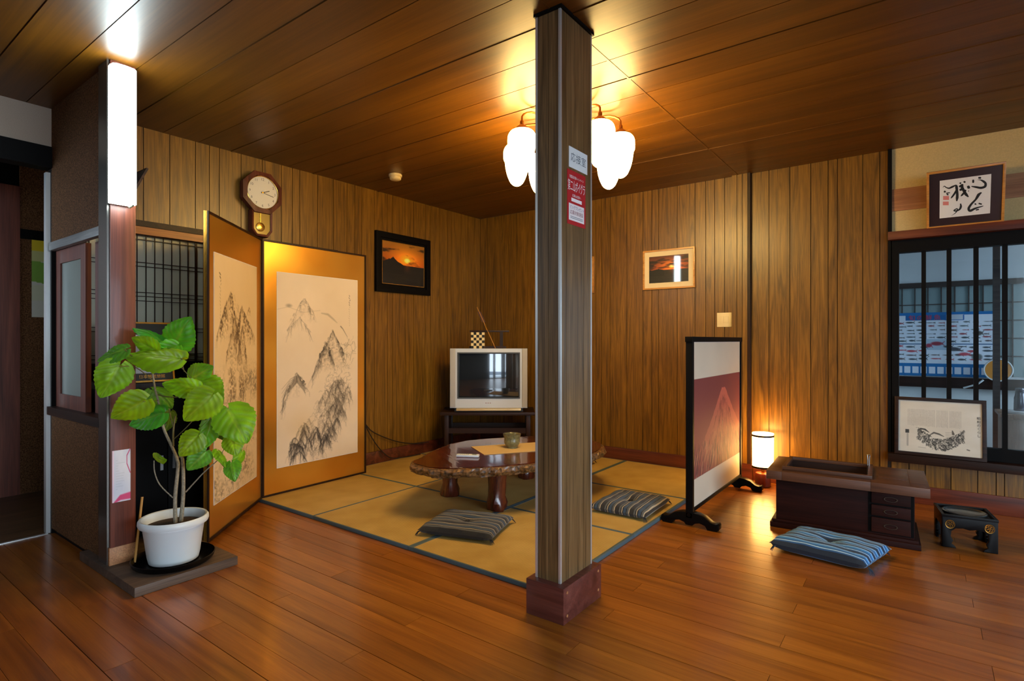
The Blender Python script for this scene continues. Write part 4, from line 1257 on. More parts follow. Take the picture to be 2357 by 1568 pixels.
lettering('ビッグプレゼント', .017, (.0020, .004, -.045), Y, Z, M['purple'], ps, sx=.85)
lettering('応募対象施設', .019, (.0020, 0, -.066), Y, Z, plain('dark_red_print', (130, 30, 50), .6), ps, sx=.95)
for z in (-.082, -.088):
    MB().box(.0016, .0019, -.05, .05, z - .001, z + .001).build('fine_print', M['blueprint'], ps)

# switch plate
sw = thing('switch_plate', 'cream light switch plate on the back wall above the mountain picture screen', 'switch', (-1.31, 4.659, 1.268))
MB().box(-.058, .058, -.007, 0, -.058, .058).build('plate', M['cream'], sw, bevel=.003)
for x in (-.028, .008):
    MB().box(x, x + .024, -.010, -.006, -.028, .028).build('rocker', M['cream'], sw, bevel=.001)

# smoke detector
sd_ = thing('smoke_detector', 'small cream round smoke detector on the ceiling', 'smoke detector', (-3.38, 3.0, H))
MB().lathe([(.048, 0), (.052, -.004), (.052, -.018), (.047, -.022)], 28).build('base', M['cream'], sd_, smooth=True)
MB().lathe([(.042, -.022), (.042, -.026), (.045, -.028), (.044, -.040), (.036, -.046), (.012, -.048)], 28).build('sensor_cap', M['cream'], sd_, smooth=True)

# ================================================================== CHANDELIER
ch = thing('chandelier', 'brass multi-arm ceiling lamp with lit white glass shades behind the pillar', 'ceiling lamp', (-1.70, 2.84, H))
MB().lathe([(.075, 0), (.075, -.012), (.05, -.03), (.028, -.038), (.028, -.10), (.045, -.115), (.045, -.135), (.02, -.15), (.012, -.175), (.004, -.185)], 28).build('body', M['brass'], ch, smooth=True)
fwx, fwy, rtx, rty = -math.sin(YAW), math.cos(YAW), math.cos(YAW), math.sin(YAW)
shade_prof = [(.030, 0.0), (.062, -.012), (.078, -.035), (.081, -.06), (.080, -.095), (.074, -.105), (.071, -.125), (.066, -.16), (.055, -.20), (.038, -.235), (.018, -.252), (.002, -.257)]
sp_ = []
for i in range(len(shade_prof) - 1):
    a, b, c_, d_ = [Vector(shade_prof[max(0, min(len(shade_prof) - 1, i + q))]) for q in (-1, 0, 1, 2)]
    for m in range(3):
        f = m/3
        sp_.append(tuple(0.5*((2*b) + (c_-a)*f + (2*a-5*b+4*c_-d_)*f*f + (3*b-a-3*c_+d_)*f**3)))
shade_prof = [(max(r, .001), z) for r, z in sp_] + [shade_prof[-1]]
for k in range(8):
    a = R(-16 + 45*k)
    dx = .31*(math.cos(a)*rtx + math.sin(a)*fwx); dy = .31*(math.cos(a)*rty + math.sin(a)*fwy)
    P = []
    for s in range(13):
        t = s/12
        rr = .03 + (.31 - .03)*(1 - math.cos(math.pi*min(t/.85, 1)))/2 if t < .85 else .31
        zz = -.07 + .052*math.sin(math.pi*min(t/.85, 1)*.75) if t < .6 else -.07 + .052*math.sin(math.pi*.53) - (t-.6)/.4*.065
        P.append((dx/.31*rr, dy/.31*rr, zz))
    am = MB().tube(P, .006, 8).build('arm', M['brass'], ch, smooth=True)
    MB().lathe([(.006, -.075), (.012, -.085), (.012, -.10), (.034, -.118), (.040, -.13)], 20, (dx, dy, 0), True, True).build('holder', M['brass'], am, smooth=True)
    MB().lathe([(r*1.0, z - .128) for r, z in shade_prof], 28, (dx, dy, 0)).build('shade', M['shade'], am, smooth=True)

# ================================================================== TUBE LAMP ON THE POST
tp = thing('wall_lamp', 'glowing white tube lamp mounted upright on the left post', 'wall lamp', (-3.069, 1.010, 1.73))
MB().box(0, .022, -.045, .045, .01, .66).build('back_plate', M['white'], tp, bevel=.003)
pr = [(.012, -.050), (.066, -.050), (.080, -.036), (.084, 0), (.080, .036), (.066, .050), (.012, .050)]
MB().prism(pr, 0.01, .650, 'z').build('cover', M['tube'], tp, bevel=.006)
MB().tube([(.06, .02, -.004), (.062, .03, .004), (.07, .036, .012)], .006, 8).build('cord_clip', plain('grey_clip', (120, 120, 104), .5), tp)

# tilted plaque on the far side of the partition
e3 = Vector((0, .085, .185)).normalized(); n3 = Vector((-1, 0, 0)).cross(e3)
pq = thing('tilted_plaque', 'framed plaque hung tilting outwards behind the tube lamp', 'plaque', (-3.20, 1.085, 1.79))
MB().frame((0, 0, 0), (-1, 0, 0), e3, n3, .50, .215, .012, .010).build('frame', M['darkwood'], pq)
MB().slab((-.007, 0, 0) + e3*.007 if False else Vector((-.007, 0, 0)) + e3*.007, (-1, 0, 0), e3, n3, .486, .201, .008).build('board', plain('dark_plaque', (40, 38, 36), .5), pq)

# notice paper on the post
nt_ = canvas(120, 80, (232, 232, 240))
n_ = noise2(120, 80, (3, 2), 90, 3)[..., None]
nt_ = nt_ - n_*np.array((.10, .08, .05))
nt_[:, :8] = np.array((236, 214, 228))/255
dab(nt_, [(.98, .0), (.80, .12), (.80, .28), (.98, .46)], 3, (196, 40, 96), .9)
dab(nt_, [(.12, 1.0), (.45, .92), (1.0, .91)], [4, 12, 16], (214, 70, 120), .95, 1.5)
for k in range(12): dab(nt_, [(.2, .2 + .05*k), (.2 + .5*r_.rand(), .2 + .05*k)], 1.2, (190, 196, 204), .7)
ntc = painted('notice_paper', nt_, (-3.0685, .982, .335), Y, Z, .075, .245, M['print'])
tag(ntc, 'white and pink paper notice taped to the left post behind the plant', 'notice')

# ================================================================== CABINET, CERTIFICATE
cbt = thing('low_cabinet', 'low black cabinet in the recess behind the potted plant', 'cabinet', (-3.64, 1.37, 0.001))
MB().box(-.23, .22, -.27, .235, 0, .83).build('body', M['blackmatt'], cbt)
MB().box(-.24, .235, -.275, .24, .83, .868).build('top', M['darkwood_z'], cbt, bevel=.003)
for y in (-.26, -.012):
    d_ = MB().box(.22, .234, y, y + .24, .03, .81).build('door', M['blackmatt'], cbt, bevel=.002)
    MB().box(.234, .242, y + (.205 if y < -.1 else .02), y + (.22 if y < -.1 else .035), .38, .46).build('handle', M['steel'], d_)
e4 = Vector((-.06, 0, .33)).normalized(); n4 = Vector(Y).cross(e4)
ctf = thing('framed_certificate', 'gilt framed certificate with dark bands behind the plant leaves', 'certificate', (-3.43, 1.135, .8695))
MB().frame((0, 0, 0), Y, e4, n4, .262, .335, .009, .016).build('frame', M['gold'], ctf)
MB().slab(Vector(Y)*.005 + e4*.005, Y, e4, n4, .252, .325, .008).build('board', plain('dark_green_board', (16, 26, 20), .4, coat=.5), ctf)
MB().slab(Vector(Y)*.022 + e4*.05, Y, e4, n4, .222, .215, .0095).build('paper', M['paper'], ctf)
for k, c_ in enumerate('合同証'):
    lettering(c_, .030, Vector(Y)*(.115 + .04*k) + e4*.232 + n4*.0100, Y, e4, M['blueprint'], ctf)
MB().slab(Vector(Y)*.03 + e4*.208 + n4*.0095, Y, e4, n4, .2, .002, .0004).build('rule', M['ink'], ctf)
lettering('日本観光旅館', .022, Vector(Y)*.15 + e4*.03 + n4*.0086, Y, e4, M['gold'], ctf)

# ================================================================== PLANT
sb = tag(bx('floor_board', wood('grey_brown_plank', (66, 50, 38), (88, 70, 56), (108, 88, 72), 'y', 14, 1, rough=.5), None, -3.40, -2.708, .948, 1.392, 0.0005, .043, .003), 'low grey-brown wooden board on the floor under the plant tray', 'board')
ty_ = thing('plant_tray', 'round black tray under the white flower pot', 'tray', (-2.89, 1.177, .0435))
MB().lathe([(.155, 0), (.170, .012), (.176, .030), (.172, .032), (.164, .016), (.150, .008), (.001, .008)], 48).build('dish', M['black'], ty_, smooth=True)

pt = thing('potted_plant', 'potted fig with big bright green leaves in a white pot beside the left post', 'plant', (-2.89, 1.177, .052))
MB().lathe([(.098, 0), (.104, .004), (.110, .03), (.128, .165), (.130, .168), (.130, .172), (.144, .176), (.148, .186), (.147, .200), (.141, .208), (.133, .206), (.131, .19), (.124, .15), (.12, .145)], 56).build('pot', M['white'], pt, smooth=True)
so = MB().lathe([(.127, .165), (.09, .172), (.03, .178), (.001, .18)], 40).build('soil', M['soil'], pt)
PB = Vector((-2.89, 1.177, .052))
STEMS = [
[ (-2.876,1.178,0.262,0.0079),(-2.877,1.177,0.350,0.0075),(-2.866,1.185,0.489,0.0066),(-2.868,1.184,0.526,0.0062),(-2.887,1.170,0.586,0.0057),(-2.917,1.148,0.665,0.0053),(-2.932,1.137,0.730,0.0048),(-2.943,1.129,0.813,0.0044),(-2.954,1.120,0.869,0.0040),(-2.965,1.112,0.957,0.0031) ],
[ (-2.877,1.202,0.256,0.0088),(-2.867,1.209,0.363,0.0075),(-2.871,1.207,0.531,0.0066),(-2.892,1.191,0.531,0.0035) ],
[ (-2.858,1.217,0.371,0.0031),(-2.789,1.268,0.464,0.0025),(-2.743,1.314,0.524,0.0019),(-2.734,1.333,0.564,0.0016) ],
[ (-2.885,1.171,0.348,0.0026),(-2.935,1.134,0.410,0.0025),(-2.956,1.119,0.471,0.0023),(-2.958,1.117,0.526,0.0021) ],
[ (-2.885,1.172,0.596,0.0040),(-2.885,1.172,0.665,0.0035),(-2.877,1.177,0.739,0.0028) ],
[ (-2.882,1.174,0.674,0.0019),(-2.902,1.159,0.772,0.0018) ],
[ (-2.965,1.112,0.957,0.0026),(-2.911,1.028,1.011,0.0019),(-2.842,0.954,1.062,0.0016) ],
[ (-2.965,1.112,0.957,0.0022),(-2.917,1.148,1.008,0.0018),(-2.876,1.178,1.059,0.0016) ],
[ (-2.961,1.115,0.906,0.0018),(-2.892,1.017,0.977,0.0014),(-2.836,0.934,0.986,0.0012) ],
[ (-2.943,1.129,0.813,0.0018),(-2.842,1.054,0.822,0.0013),(-2.773,1.005,0.831,0.0011) ],
[ (-2.932,1.137,0.730,0.0018),(-2.831,1.099,0.764,0.0013) ],
[ (-2.917,1.148,0.832,0.0021),(-2.836,1.183,0.834,0.0018),(-2.770,1.220,0.876,0.0014),(-2.772,1.255,0.892,0.0012) ],
[ (-2.943,1.129,0.841,0.0022),(-2.917,1.148,0.832,0.0021) ],
[ (-2.853,1.195,0.971,0.0018),(-2.848,1.236,0.918,0.0013) ],
[ (-2.876,1.178,1.059,0.0018),(-2.853,1.195,0.998,0.0016),(-2.842,1.203,0.952,0.0016) ],
[ (-2.883,1.173,0.628,0.0019),(-2.835,1.209,0.684,0.0018),(-2.730,1.224,0.764,0.0016),(-2.659,1.239,0.840,0.0013) ],
[ (-2.784,1.221,0.723,0.0014),(-2.742,1.278,0.721,0.0012) ],
[ (-2.871,1.207,0.531,0.0018),(-2.816,1.222,0.591,0.0016),(-2.752,1.220,0.644,0.0013) ],
[ (-2.816,1.222,0.586,0.0015),(-2.743,1.252,0.567,0.0012) ],
[ (-2.742,1.278,0.721,0.0013),(-2.701,1.308,0.748,0.0012),(-2.647,1.323,0.769,0.0011) ],
[ (-2.760,1.264,0.574,0.0012),(-2.739,1.317,0.565,0.0011) ],
[ (-2.743,1.314,0.524,0.0016),(-2.713,1.337,0.482,0.0013),(-2.692,1.352,0.506,0.0011) ],
[ (-2.734,1.333,0.564,0.0013),(-2.700,1.358,0.630,0.0011) ],
[ (-2.713,1.337,0.482,0.0013),(-2.690,1.404,0.549,0.0011) ],
]
M['stem'] = plain('pale_grey_stem', (150, 138, 116), .7, bump=.6, bscale=120, var=.25)
M['twig'] = plain('olive_twig', (112, 100, 58), .65, bump=.4, bscale=120, var=.2)
for k, s in enumerate(STEMS):
    s = [(a[0], a[1], a[2], a[3]*(1.15 if k < 5 else 1.25)) for a in s]
    P = [Vector(a[:3]) - PB for a in s]
    if P[0].z < .21 - 0.0: P[0].z = min(P[0].z, .17)
    Q, rr = [], []
    for i in range(len(P)-1):
        a, b, c_, d_ = P[max(i-1, 0)], P[i], P[i+1], P[min(i+2, len(P)-1)]
        for m in range(4):
            f = m/4
            Q.append(0.5*((2*b) + (c_-a)*f + (2*a-5*b+4*c_-d_)*f*f + (3*b-a-3*c_+d_)*f**3)); rr.append(s[i][3]*(1-f) + s[i+1][3]*f)
    Q.append(P[-1]); rr.append(s[-1][3])
    MB().tube(Q, rr, 8).build('stem' if k < 5 else 'twig', M['stem'] if k < 4 else M['twig'], pt, smooth=True)

def leafmat(name, base, vein, dark):
    m, nt, b = newmat(name)
    N = nt.nodes; L = nt.links
    a = N.new('ShaderNodeAttribute'); a.attribute_name = 'paint'
    out = N['Material Output']
    b.inputs['Roughness'].default_value = .42
    oi = N.new('ShaderNodeObjectInfo')
    hs = N.new('ShaderNodeHueSaturation')
    mr = N.new('ShaderNodeMapRange'); mr.inputs['To Min'].default_value = .485; mr.inputs['To Max'].default_value = .52
    L.new(oi.outputs['Random'], mr.inputs['Value']); L.new(mr.outputs[0], hs.inputs['Hue'])
    L.new(a.outputs['Color'], hs.inputs['Color']); L.new(hs.outputs['Color'], b.inputs['Base Color'])
    tl_ = N.new('ShaderNodeBsdfTranslucent')
    hs2 = N.new('ShaderNodeHueSaturation'); hs2.inputs['Value'].default_value = 1.3; hs2.inputs['Hue'].default_value = .48
    L.new(hs.outputs['Color'], hs2.inputs['Color']); L.new(hs2.outputs['Color'], tl_.inputs['Color'])
    mx = N.new('ShaderNodeMixShader'); mx.inputs['Fac'].default_value = .35
    L.new(b.outputs[0], mx.inputs[1]); L.new(tl_.outputs[0], mx.inputs[2]); L.new(mx.outputs[0], out.inputs['Surface'])
    return m
M['leaf'] = leafmat('fig_leaf', None, None, None)
CAM = Vector((0, 0, 1.1))
LEAVES = [
(-2.910,1.179,1.077,-2.812,1.214,1.211,20,1.00),
(-2.889,1.137,1.096,-2.973,1.038,1.173,65,1.00),
(-2.858,1.080,1.056,-2.913,1.001,1.109,35,1.00),
(-2.872,0.964,1.061,-2.940,0.876,1.015,52,1.00),
(-2.869,0.945,0.984,-2.902,0.883,0.844,5,1.00),
(-2.745,1.125,1.025,-2.906,0.968,1.044,48,0.80),
(-2.854,1.169,1.068,-2.912,1.088,1.005,30,1.00),
(-2.921,1.205,1.049,-2.853,1.218,1.012,55,1.00),
(-2.791,1.012,0.829,-2.877,0.911,0.751,15,1.00),
(-2.829,1.097,0.765,-2.920,0.992,0.721,42,1.00),
(-3.040,1.144,0.858,-2.931,1.188,0.781,35,1.00),
(-2.738,1.205,0.879,-2.830,1.099,0.912,35,0.90),
(-2.860,1.241,0.912,-2.751,1.285,0.975,15,1.00),
(-2.788,1.263,0.891,-2.686,1.301,0.792,15,1.10),
(-2.620,1.221,0.844,-2.689,1.132,0.733,0,1.05),
(-2.723,1.269,0.723,-2.725,1.230,0.591,40,1.00),
(-2.619,1.308,0.773,-2.522,1.343,0.626,8,1.15),
(-2.719,1.206,0.654,-2.755,1.141,0.566,10,1.10),
(-2.717,1.239,0.572,-2.751,1.177,0.493,15,1.10),
(-2.671,1.344,0.635,-2.626,1.339,0.553,10,1.20),
(-2.665,1.391,0.554,-2.663,1.355,0.481,45,1.00),
(-2.663,1.337,0.512,-2.621,1.331,0.433,15,1.00),
(-2.726,1.311,0.567,-2.664,1.319,0.501,60,1.00),
(-2.965,1.124,0.533,-2.893,1.140,0.529,50,1.00),
(-3.004,1.210,0.740,-2.989,1.183,0.649,35,1.00),
(-2.820,1.342,0.697,-2.763,1.347,0.611,30,1.00),
(-2.983,1.222,0.977,-2.997,1.175,0.953,50,1.00),
]
NU, NV = 22, 40
def make_leaf(b, t, roll, wf, k):
    B, T = Vector(b), Vector(t)
    ax = T - B; Ln = ax.length*1.04; ax.normalize()
    Bc = B - ax*Ln*.05
    view = (CAM - (B + T)/2).normalized()
    n = (view - ax*view.dot(ax)).normalized()
    n = Matrix.Rotation(R(roll)*(1 if k % 2 else -1), 3, ax) @ n
    sd = ax.cross(n)
    Wd = Ln*0.455*wf
    r = np.random.RandomState(k)
    bm = bmesh.new(); cols = []
    grid = []
    for j in range(NV + 1):
        v = j/NV
        half = (math.sin(math.pi*min(1, v**.62*.985 + .012)) ** .72)*(1 - .18*v)*1.05 if v < 1 else .0
        row_ = []
        for i in range(NU + 1):
            u = -1 + 2*i/NU
            ser = 1 + .035*math.sin(v*60 + (3 if u > 0 else 0))*(abs(u) > .9)
            x = u*half*ser*Wd
            lobe = .16*(max(0, 1 - v/.25))*abs(u)**1.4         # heart lobes reach back past the stalk
            yv = (v - lobe*(1 if v < .3 else 0))*Ln
            vein = abs(math.sin((v*1.0 - abs(u)*.34)*math.pi*6.0))
            z = -.16*Ln*(v - .35)**2*1.6 - .10*Ln*abs(u)**1.6*half + .022*Ln*(vein - .5)*min(1, abs(u)*3) - .03*Ln*(abs(u) < .06) + mnoise.noise(Vector((u*1.6 + k, v*2.2, k*.7)))*.05*Ln
            p = Bc + ax*yv + sd*x + n*z
            row_.append(bm.verts.new(p - PB))
            q = min(1, (1 - vein)**5*.8*min(1, abs(u)*6) + math.exp(-(u*12)**2)*.9)
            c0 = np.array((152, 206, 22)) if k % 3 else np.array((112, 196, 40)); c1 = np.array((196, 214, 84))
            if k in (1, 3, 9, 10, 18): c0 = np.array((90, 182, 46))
            if k in (25, 24, 26): c0 = np.array((66, 116, 18))  # leaves at the back get a darker green in place of shade
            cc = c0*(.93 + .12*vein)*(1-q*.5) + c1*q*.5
            cc = cc*(.9 + .2*mnoise.noise(Vector((u*3, v*3, k))))
            cols.append(cc/255)
        grid.append(row_)
    for j in range(NV):
        for i in range(NU):
            try: bm.faces.new((grid[j][i], grid[j][i+1], grid[j+1][i+1], grid[j+1][i]))
            except ValueError: pass
    me = bpy.data.meshes.new('leaf'); bm.to_mesh(me); bm.free()
    at_ = me.color_attributes.new('paint', 'FLOAT_COLOR', 'POINT')
    cc = np.ones((len(cols), 4), np.float32); cc[:, :3] = s2l(np.array(cols)); at_.data.foreach_set('color', cc.ravel())
    me.materials.append(M['leaf']); me.polygons.foreach_set('use_smooth', [True]*len(me.polygons))
    link('leaf', me, pt)
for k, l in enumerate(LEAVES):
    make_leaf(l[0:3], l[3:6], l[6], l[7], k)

bs = MB().tube([(-3.035, 1.095, .345), (-2.985, 1.045, .050)], .0055, 8).build('bamboo_stick', plain('bamboo', (186, 132, 58), .5))
tag(bs, 'thin bamboo stick leaning between the left post and the white flower pot', 'stick')

# ================================================================== STANDING PICTURE SCREEN
ts = thing('picture_screen', 'black framed standing screen with a red mountain picture at the tatami edge', 'screen', (-1.12, 3.26, 0.001))
Lt = 1.10
ap = canvas(300, 230, (226, 208, 182))
gy, gx = np.mgrid[0:300, 0:230]; v = gy/299; u = gx/229
tone = noise2(300, 230, (3, 3), 80, 3)[..., None]
ap = ap*(0.93 + .1*tone)
sky = np.array((104, 50, 54))/255*(1 - .0*v[..., None])
red = (v > .225) & (v < .835)
bg_ = np.array((134, 66, 64))/255 + (np.clip((v - .3)*.5, 0, .35)[..., None])*np.array((.10, .03, .06))
ap[red] = bg_[red]
px_ = np.abs(u - .60)
prof = .315 + np.where(px_ < .04, .0, (px_ - .04))*.95 - .30*np.clip(px_ - .04, 0, 1)**2
mt = (v > prof + .012*(noise2(300, 230, (2, 40), 82, 2) - .5)) & red
tt = np.clip((v - .31)/.5, 0, 1)[..., None]
mcol = (np.array((206, 104, 86))*(1 - tt) + np.array((146, 76, 70))*tt)/255
ap[mt] = mcol[mt]
r_ = np.random.RandomState(14)
for k in range(170):
    s = r_.rand(); x0 = .60 + r_.uniform(-1, 1)*(.05 + .45*s); y0 = .36 + .36*s + abs(x0 - .6)*.25
    if y0 > .80: continue
    l = r_.uniform(.02, .07); dx = (x0 - .6)*.35*l/.05*.4
    c_ = (90, 38, 40) if s < .45 else ((62, 34, 48) if r_.rand() < .55 else (206, 150, 110))
    dab(ap, [(x0, y0), (x0 + dx*.5, y0 + l*.5), (x0 + dx, min(.83, y0 + l))], [1.6, 1.2, .5], c_, r_.uniform(.25, .7))
for k in range(240):
    x0 = r_.uniform(.0, 1.0); y0 = r_.uniform(.60, .80) - .0*x0
    l = r_.uniform(.03, .09); c_ = (48, 30, 48) if r_.rand() < .6 else (214, 160, 116)
    lean = -.35 if x0 < .45 else .15
    dab(ap, [(x0, y0), (x0 + lean*l*.6, min(.832, y0 + l*.6)), (x0 + lean*l, min(.833, y0 + l))], [1, 2.2, .8], c_, r_.uniform(.25, .7))
M['tsart'] = paintmat('mountain_print', .62, spec=.3)
b_ = MB()
b_.box(-.020, .020, 0, .035, .05, 1.118).build('upright', M['blackmatt'], ts, bevel=.003)
MB().box(-.020, .020, Lt - .030, Lt, .05, 1.118).build('upright', M['blackmatt'], ts, bevel=.003)
MB().box(-.022, .022, -.006, Lt + .006, 1.09, 1.122).build('top_rail', M['blackmatt'], ts, bevel=.003)
MB().box(-.020, .020, .035, Lt - .03, .085, .105).build('bottom_rail', M['blackmatt'], ts, bevel=.002)
MB().box(-.010, .012, .03, Lt - .025, .10, 1.095).build('board', M['paper'], ts)
painted('mountain_picture', ap, (.0127, .036, .106), Y, Z, Lt - .068, .982, M['tsart'], ts)
half = [(0, .085), (.05, .082), (.09, .070), (.125, .045), (.150, .040), (.165, .046), (.172, .036), (.172, .012), (.160, 0.0), (.105, 0.0), (.092, .022), (.06, .030), (.03, .022), (.02, .008), (0, .008)]
foot = half + [(-x, z) for x, z in half[::-1] if x > 0]
MB().prism(foot, .0, .055, 'y').build('foot', M['black'], ts, bevel=.004)
MB().prism(foot, Lt - .055, Lt, 'y').build('foot', M['black'], ts, bevel=.004)
MB().tube([(.0, -.004, .07), (0, .0, .07)], .012, 10).build('peg', M['black'], ts)

# ================================================================== FLOOR LAMP
lm = thing('floor_lamp', 'small glowing paper floor lamp on a wooden base beside the hibachi', 'lamp', (-.985, 4.505, 0.001))
MB().lathe([(.050, 0), (.056, .004), (.054, .09), (.050, .10), (.02, .102)], 28).build('base', plain('red_brown_turned_wood', (120, 48, 24), .3, coat=.5), lm, smooth=True)
MB().tube([(0, 0, .10), (0, 0, .16)], .012, 10).build('neck', M['brass'], lm)
MB().lathe([(.056, .138), (.074, .150), (.075, .40)], 40, (0, 0, 0), True, False).build('shade', M['paperlamp'], lm, smooth=True)
for z in (.140, .375):
    MB().lathe([(.0755, z), (.078, z + .001), (.078, z + .014), (.0755, z + .015)], 40, (0, 0, 0), False, False).build('ring', M['darkwood'], lm)

# ================================================================== HIBACHI
hb = thing('hibachi', 'long dark wooden hibachi box with drawers and an open fire pit on the floor', 'hibachi', (-.380, 3.79, 0.001), R(3.2))
M['hib'] = wood('worn_brown_hibachi_wood', (62, 36, 20), (86, 52, 32), (106, 68, 46), 'x', 14, 1, rough=.45, coat=.0, vary=.06)
M['hibd'] = wood('dark_hibachi_body', (30, 10, 6), (42, 15, 9), (54, 22, 14), 'x', 14, 1, rough=.6, coat=.0, spec=.15, vary=.05)
MB().box(-.372, .352, -.212, .236, 0, .030).box(-.362, .342, -.202, .226, .030, .046).build('plinth', M['hibd'], hb, bevel=.003)
bd_ = MB().box(-.342, .325, -.185, .215, .046, .285).build('body', M['hibd'], hb, bevel=.002)
tpz0, tpz1 = .285, .336
for q in ((-.388, -.305, -.238, .240), (.130, .388, -.238, .240)):
    MB().box(q[0], q[1], q[2], q[3], tpz0, tpz1).build('top_board', M['hib'], hb, bevel=.003)
for q in ((-.305, .130, -.238, -.165), (-.305, .130, .165, .240)):
    MB().box(q[0], q[1], q[2], q[3], tpz0, tpz1).build('top_board', M['hib'], hb, bevel=.003)
MB().frame((-.312, -.172, tpz1), X, Y, Z, .449, .344, .022, .020).build('pit_rim', M['hib'], hb, bevel=.002)
MB().frame((-.300, -.160, .12), X, Y, Z, .425, .320, .006, .225).build('pit_lining', plain('dark_copper_lining', (58, 38, 30), .45, metal=.4), hb)
MB().box(-.30, .125, -.16, .16, .285, .290).build('ash', plain('grey_ash', (92, 84, 76), .95, bump=1, bscale=90, var=.3), hb)
for q in ((.165, .295, -.10, .11), (.305, .375, -.215, .215)):
    MB().box(q[0], q[1], q[2], q[3], tpz1, tpz1 + .003).build('lid', M['hib'], hb, bevel=.001)
MB().tube([(.128, -.165, tpz1 + .004), (.128, .165, tpz1 + .004)], .004, 6).build('groove_strip', M['blackmatt'], hb)
MB().box(.118, .322, -.1865, -.184, .055, .282).build('drawer_frame', M['blackmatt'], hb)
for z0, z1 in ((.062, .140), (.150, .208), (.218, .276)):
    dw = MB().box(.133, .308, -.200, -.184, z0, z1).build('drawer', M['hibd'], hb, bevel=.002)
    MB().torus((.22, -.203, (z0+z1)/2), .020, .0022, 24, 6, Matrix(((1.45, 0, 0), (0, 0, 1), (0, .62, 0)))).build('ring_pull', plain('dark_iron', (96, 84, 74), .35, metal=.9), dw, smooth=True)
pk = thing('fire_tongs', 'slim steel fire tongs standing upright in the corner of the hibachi pit', 'tongs', (-.272, 3.926, .2912))
for s in (-1, 1):
    MB().tube([(.004*s, 0, 0), (.004*s, 0, .10), (.006*s, 0, .125)], .003, 6).build('prong', M['steel'], pk)
MB().torus((0, 0, .128), .008, .002, 14, 6).build('ring', M['steel'], pk)

# ================================================================== LACQUER STAND
st = thing('lacquer_stand', 'small black lacquer stand with gold crests and an inset round dish', 'stand', (.170, 3.885, 0.001), R(8))
prof = [(-.130, 0), (-.062, 0), (-.070, .012), (-.086, .022), (-.078, .040), (-.090, .062), (-.086, .092), (-.066, .108), (-.03, .112), (0, .106), (.03, .112), (.066, .108), (.086, .092), (.090, .062), (.078, .040), (.086, .022), (.070, .012), (.062, 0), (.130, 0), (.130, .172), (-.130, .172)]
MB().prism(prof, -.132, -.116, 'y').build('side_panel', M['black'], st, bevel=.0015)
MB().prism(prof, .116, .132, 'y').build('side_panel', M['black'], st, bevel=.0015)
MB().prism(prof, -.132, -.1165, 'x').build('side_panel', M['black'], st, bevel=.0015)
MB().prism(prof, .1165, .132, 'x').build('side_panel', M['black'], st, bevel=.0015)
MB().box(-.115, .115, -.115, .115, .150, .166).build('top', M['black'], st)
MB().frame((-.134, -.134, .166), X, Y, Z, .268, .268, .016, .014).build('top_rim', M['black'], st, bevel=.0015)
MB().lathe([(.108, .166), (.110, .178), (.104, .180), (.094, .172), (.05, .168), (.001, .168)], 40).build('dish', plain('pewter', (120, 124, 124), .25, metal=.9), st, smooth=True)
M['crest'] = plain('gold_lacquer_crest', (168, 118, 44), .35, metal=.7)
for s in (-1, 1):
    for (ax_, c0) in (('y', -.1325), ('x', .1325)):
        mb = MB()
        cx_, cz_ = .093*s, .128
        mx_ = Matrix(((1, 0, 0), (0, 0, 1), (0, 1, 0))) if ax_ == 'y' else Matrix(((0, 0, 1), (1, 0, 0), (0, 1, 0)))
        cc = (cx_, c0, cz_) if ax_ == 'y' else (c0, cx_, cz_)
        mb.torus(cc, .022, .0022, 24, 5, mx_)
        for k in range(5):
            a = R(90 + 72*k)
            off = mx_ @ Vector((math.cos(a)*.0105, math.sin(a)*.0105, 0))
            mb.torus(Vector(cc) + off, .0065, .0018, 12, 4, mx_)
        mb.build('crest', M['crest'], st)

st.scale = (.88, .88, .97)

# ================================================================== KITCHEN THINGS
fp = canvas(190, 236, (232, 240, 250))
fp[0:9] = np.array((14, 116, 184))/255
fp[9:24, 26:124] = np.array((16, 104, 168))/255
fp[8:23, 124:164] = np.array((206, 214, 224))/255; fp[23:25, 120:164] = np.array((40, 110, 180))/255; fp[9:24, 162:165] = np.array((40, 110, 180))/255
fp[152:190] = np.array((14, 116, 180))/255
for k in range(12): fp[162:182, 3 + k*20:18 + k*20] = np.array((230, 238, 250))/255
fp[93:96, :] = np.array((50, 104, 150))/255
fp[24:152, 74:77] = np.array((48, 116, 176))/255
fp[80:112, 74:128] = np.array((182, 204, 222))/255
r_ = np.random.RandomState(31)
def fish(u, v, l, hh, c):
    blob(fp, u, v, l*.42, hh, c, .9, .25)
    dab(fp, [(u + l*.38, v), (u + l*.55, v - hh*1.1)], 1.6, c, .9); dab(fp, [(u + l*.38, v), (u + l*.55, v + hh*1.1)], 1.6, c, .9)
for row_ in range(6):
    for col_ in range(9):
        u = .05 + col_*.108 + r_.uniform(-.02, .02); v = .16 + row_*.058 + r_.uniform(-.008, .008)
        if 0.3 < u < .54 and v > .40: continue
        fish(u, v, r_.uniform(.05, .10), r_.uniform(.004, .014), [(60, 72, 80), (80, 90, 92), (50, 62, 66), (90, 76, 76), (150, 60, 66)][r_.randint(5)])
for row_ in range(4):
    for col_ in range(8):
        u = .05 + col_*.122 + r_.uniform(-.02, .02); v = .54 + row_*.065 + r_.uniform(-.01, .01)
        if 0.3 < u < .54 and v < .62: continue
        fish(u, v, r_.uniform(.07, .12), r_.uniform(.006, .018), [(60, 72, 80), (48, 58, 62), (50, 62, 66), (90, 76, 76), (186, 60, 72)][r_.randint(5)])
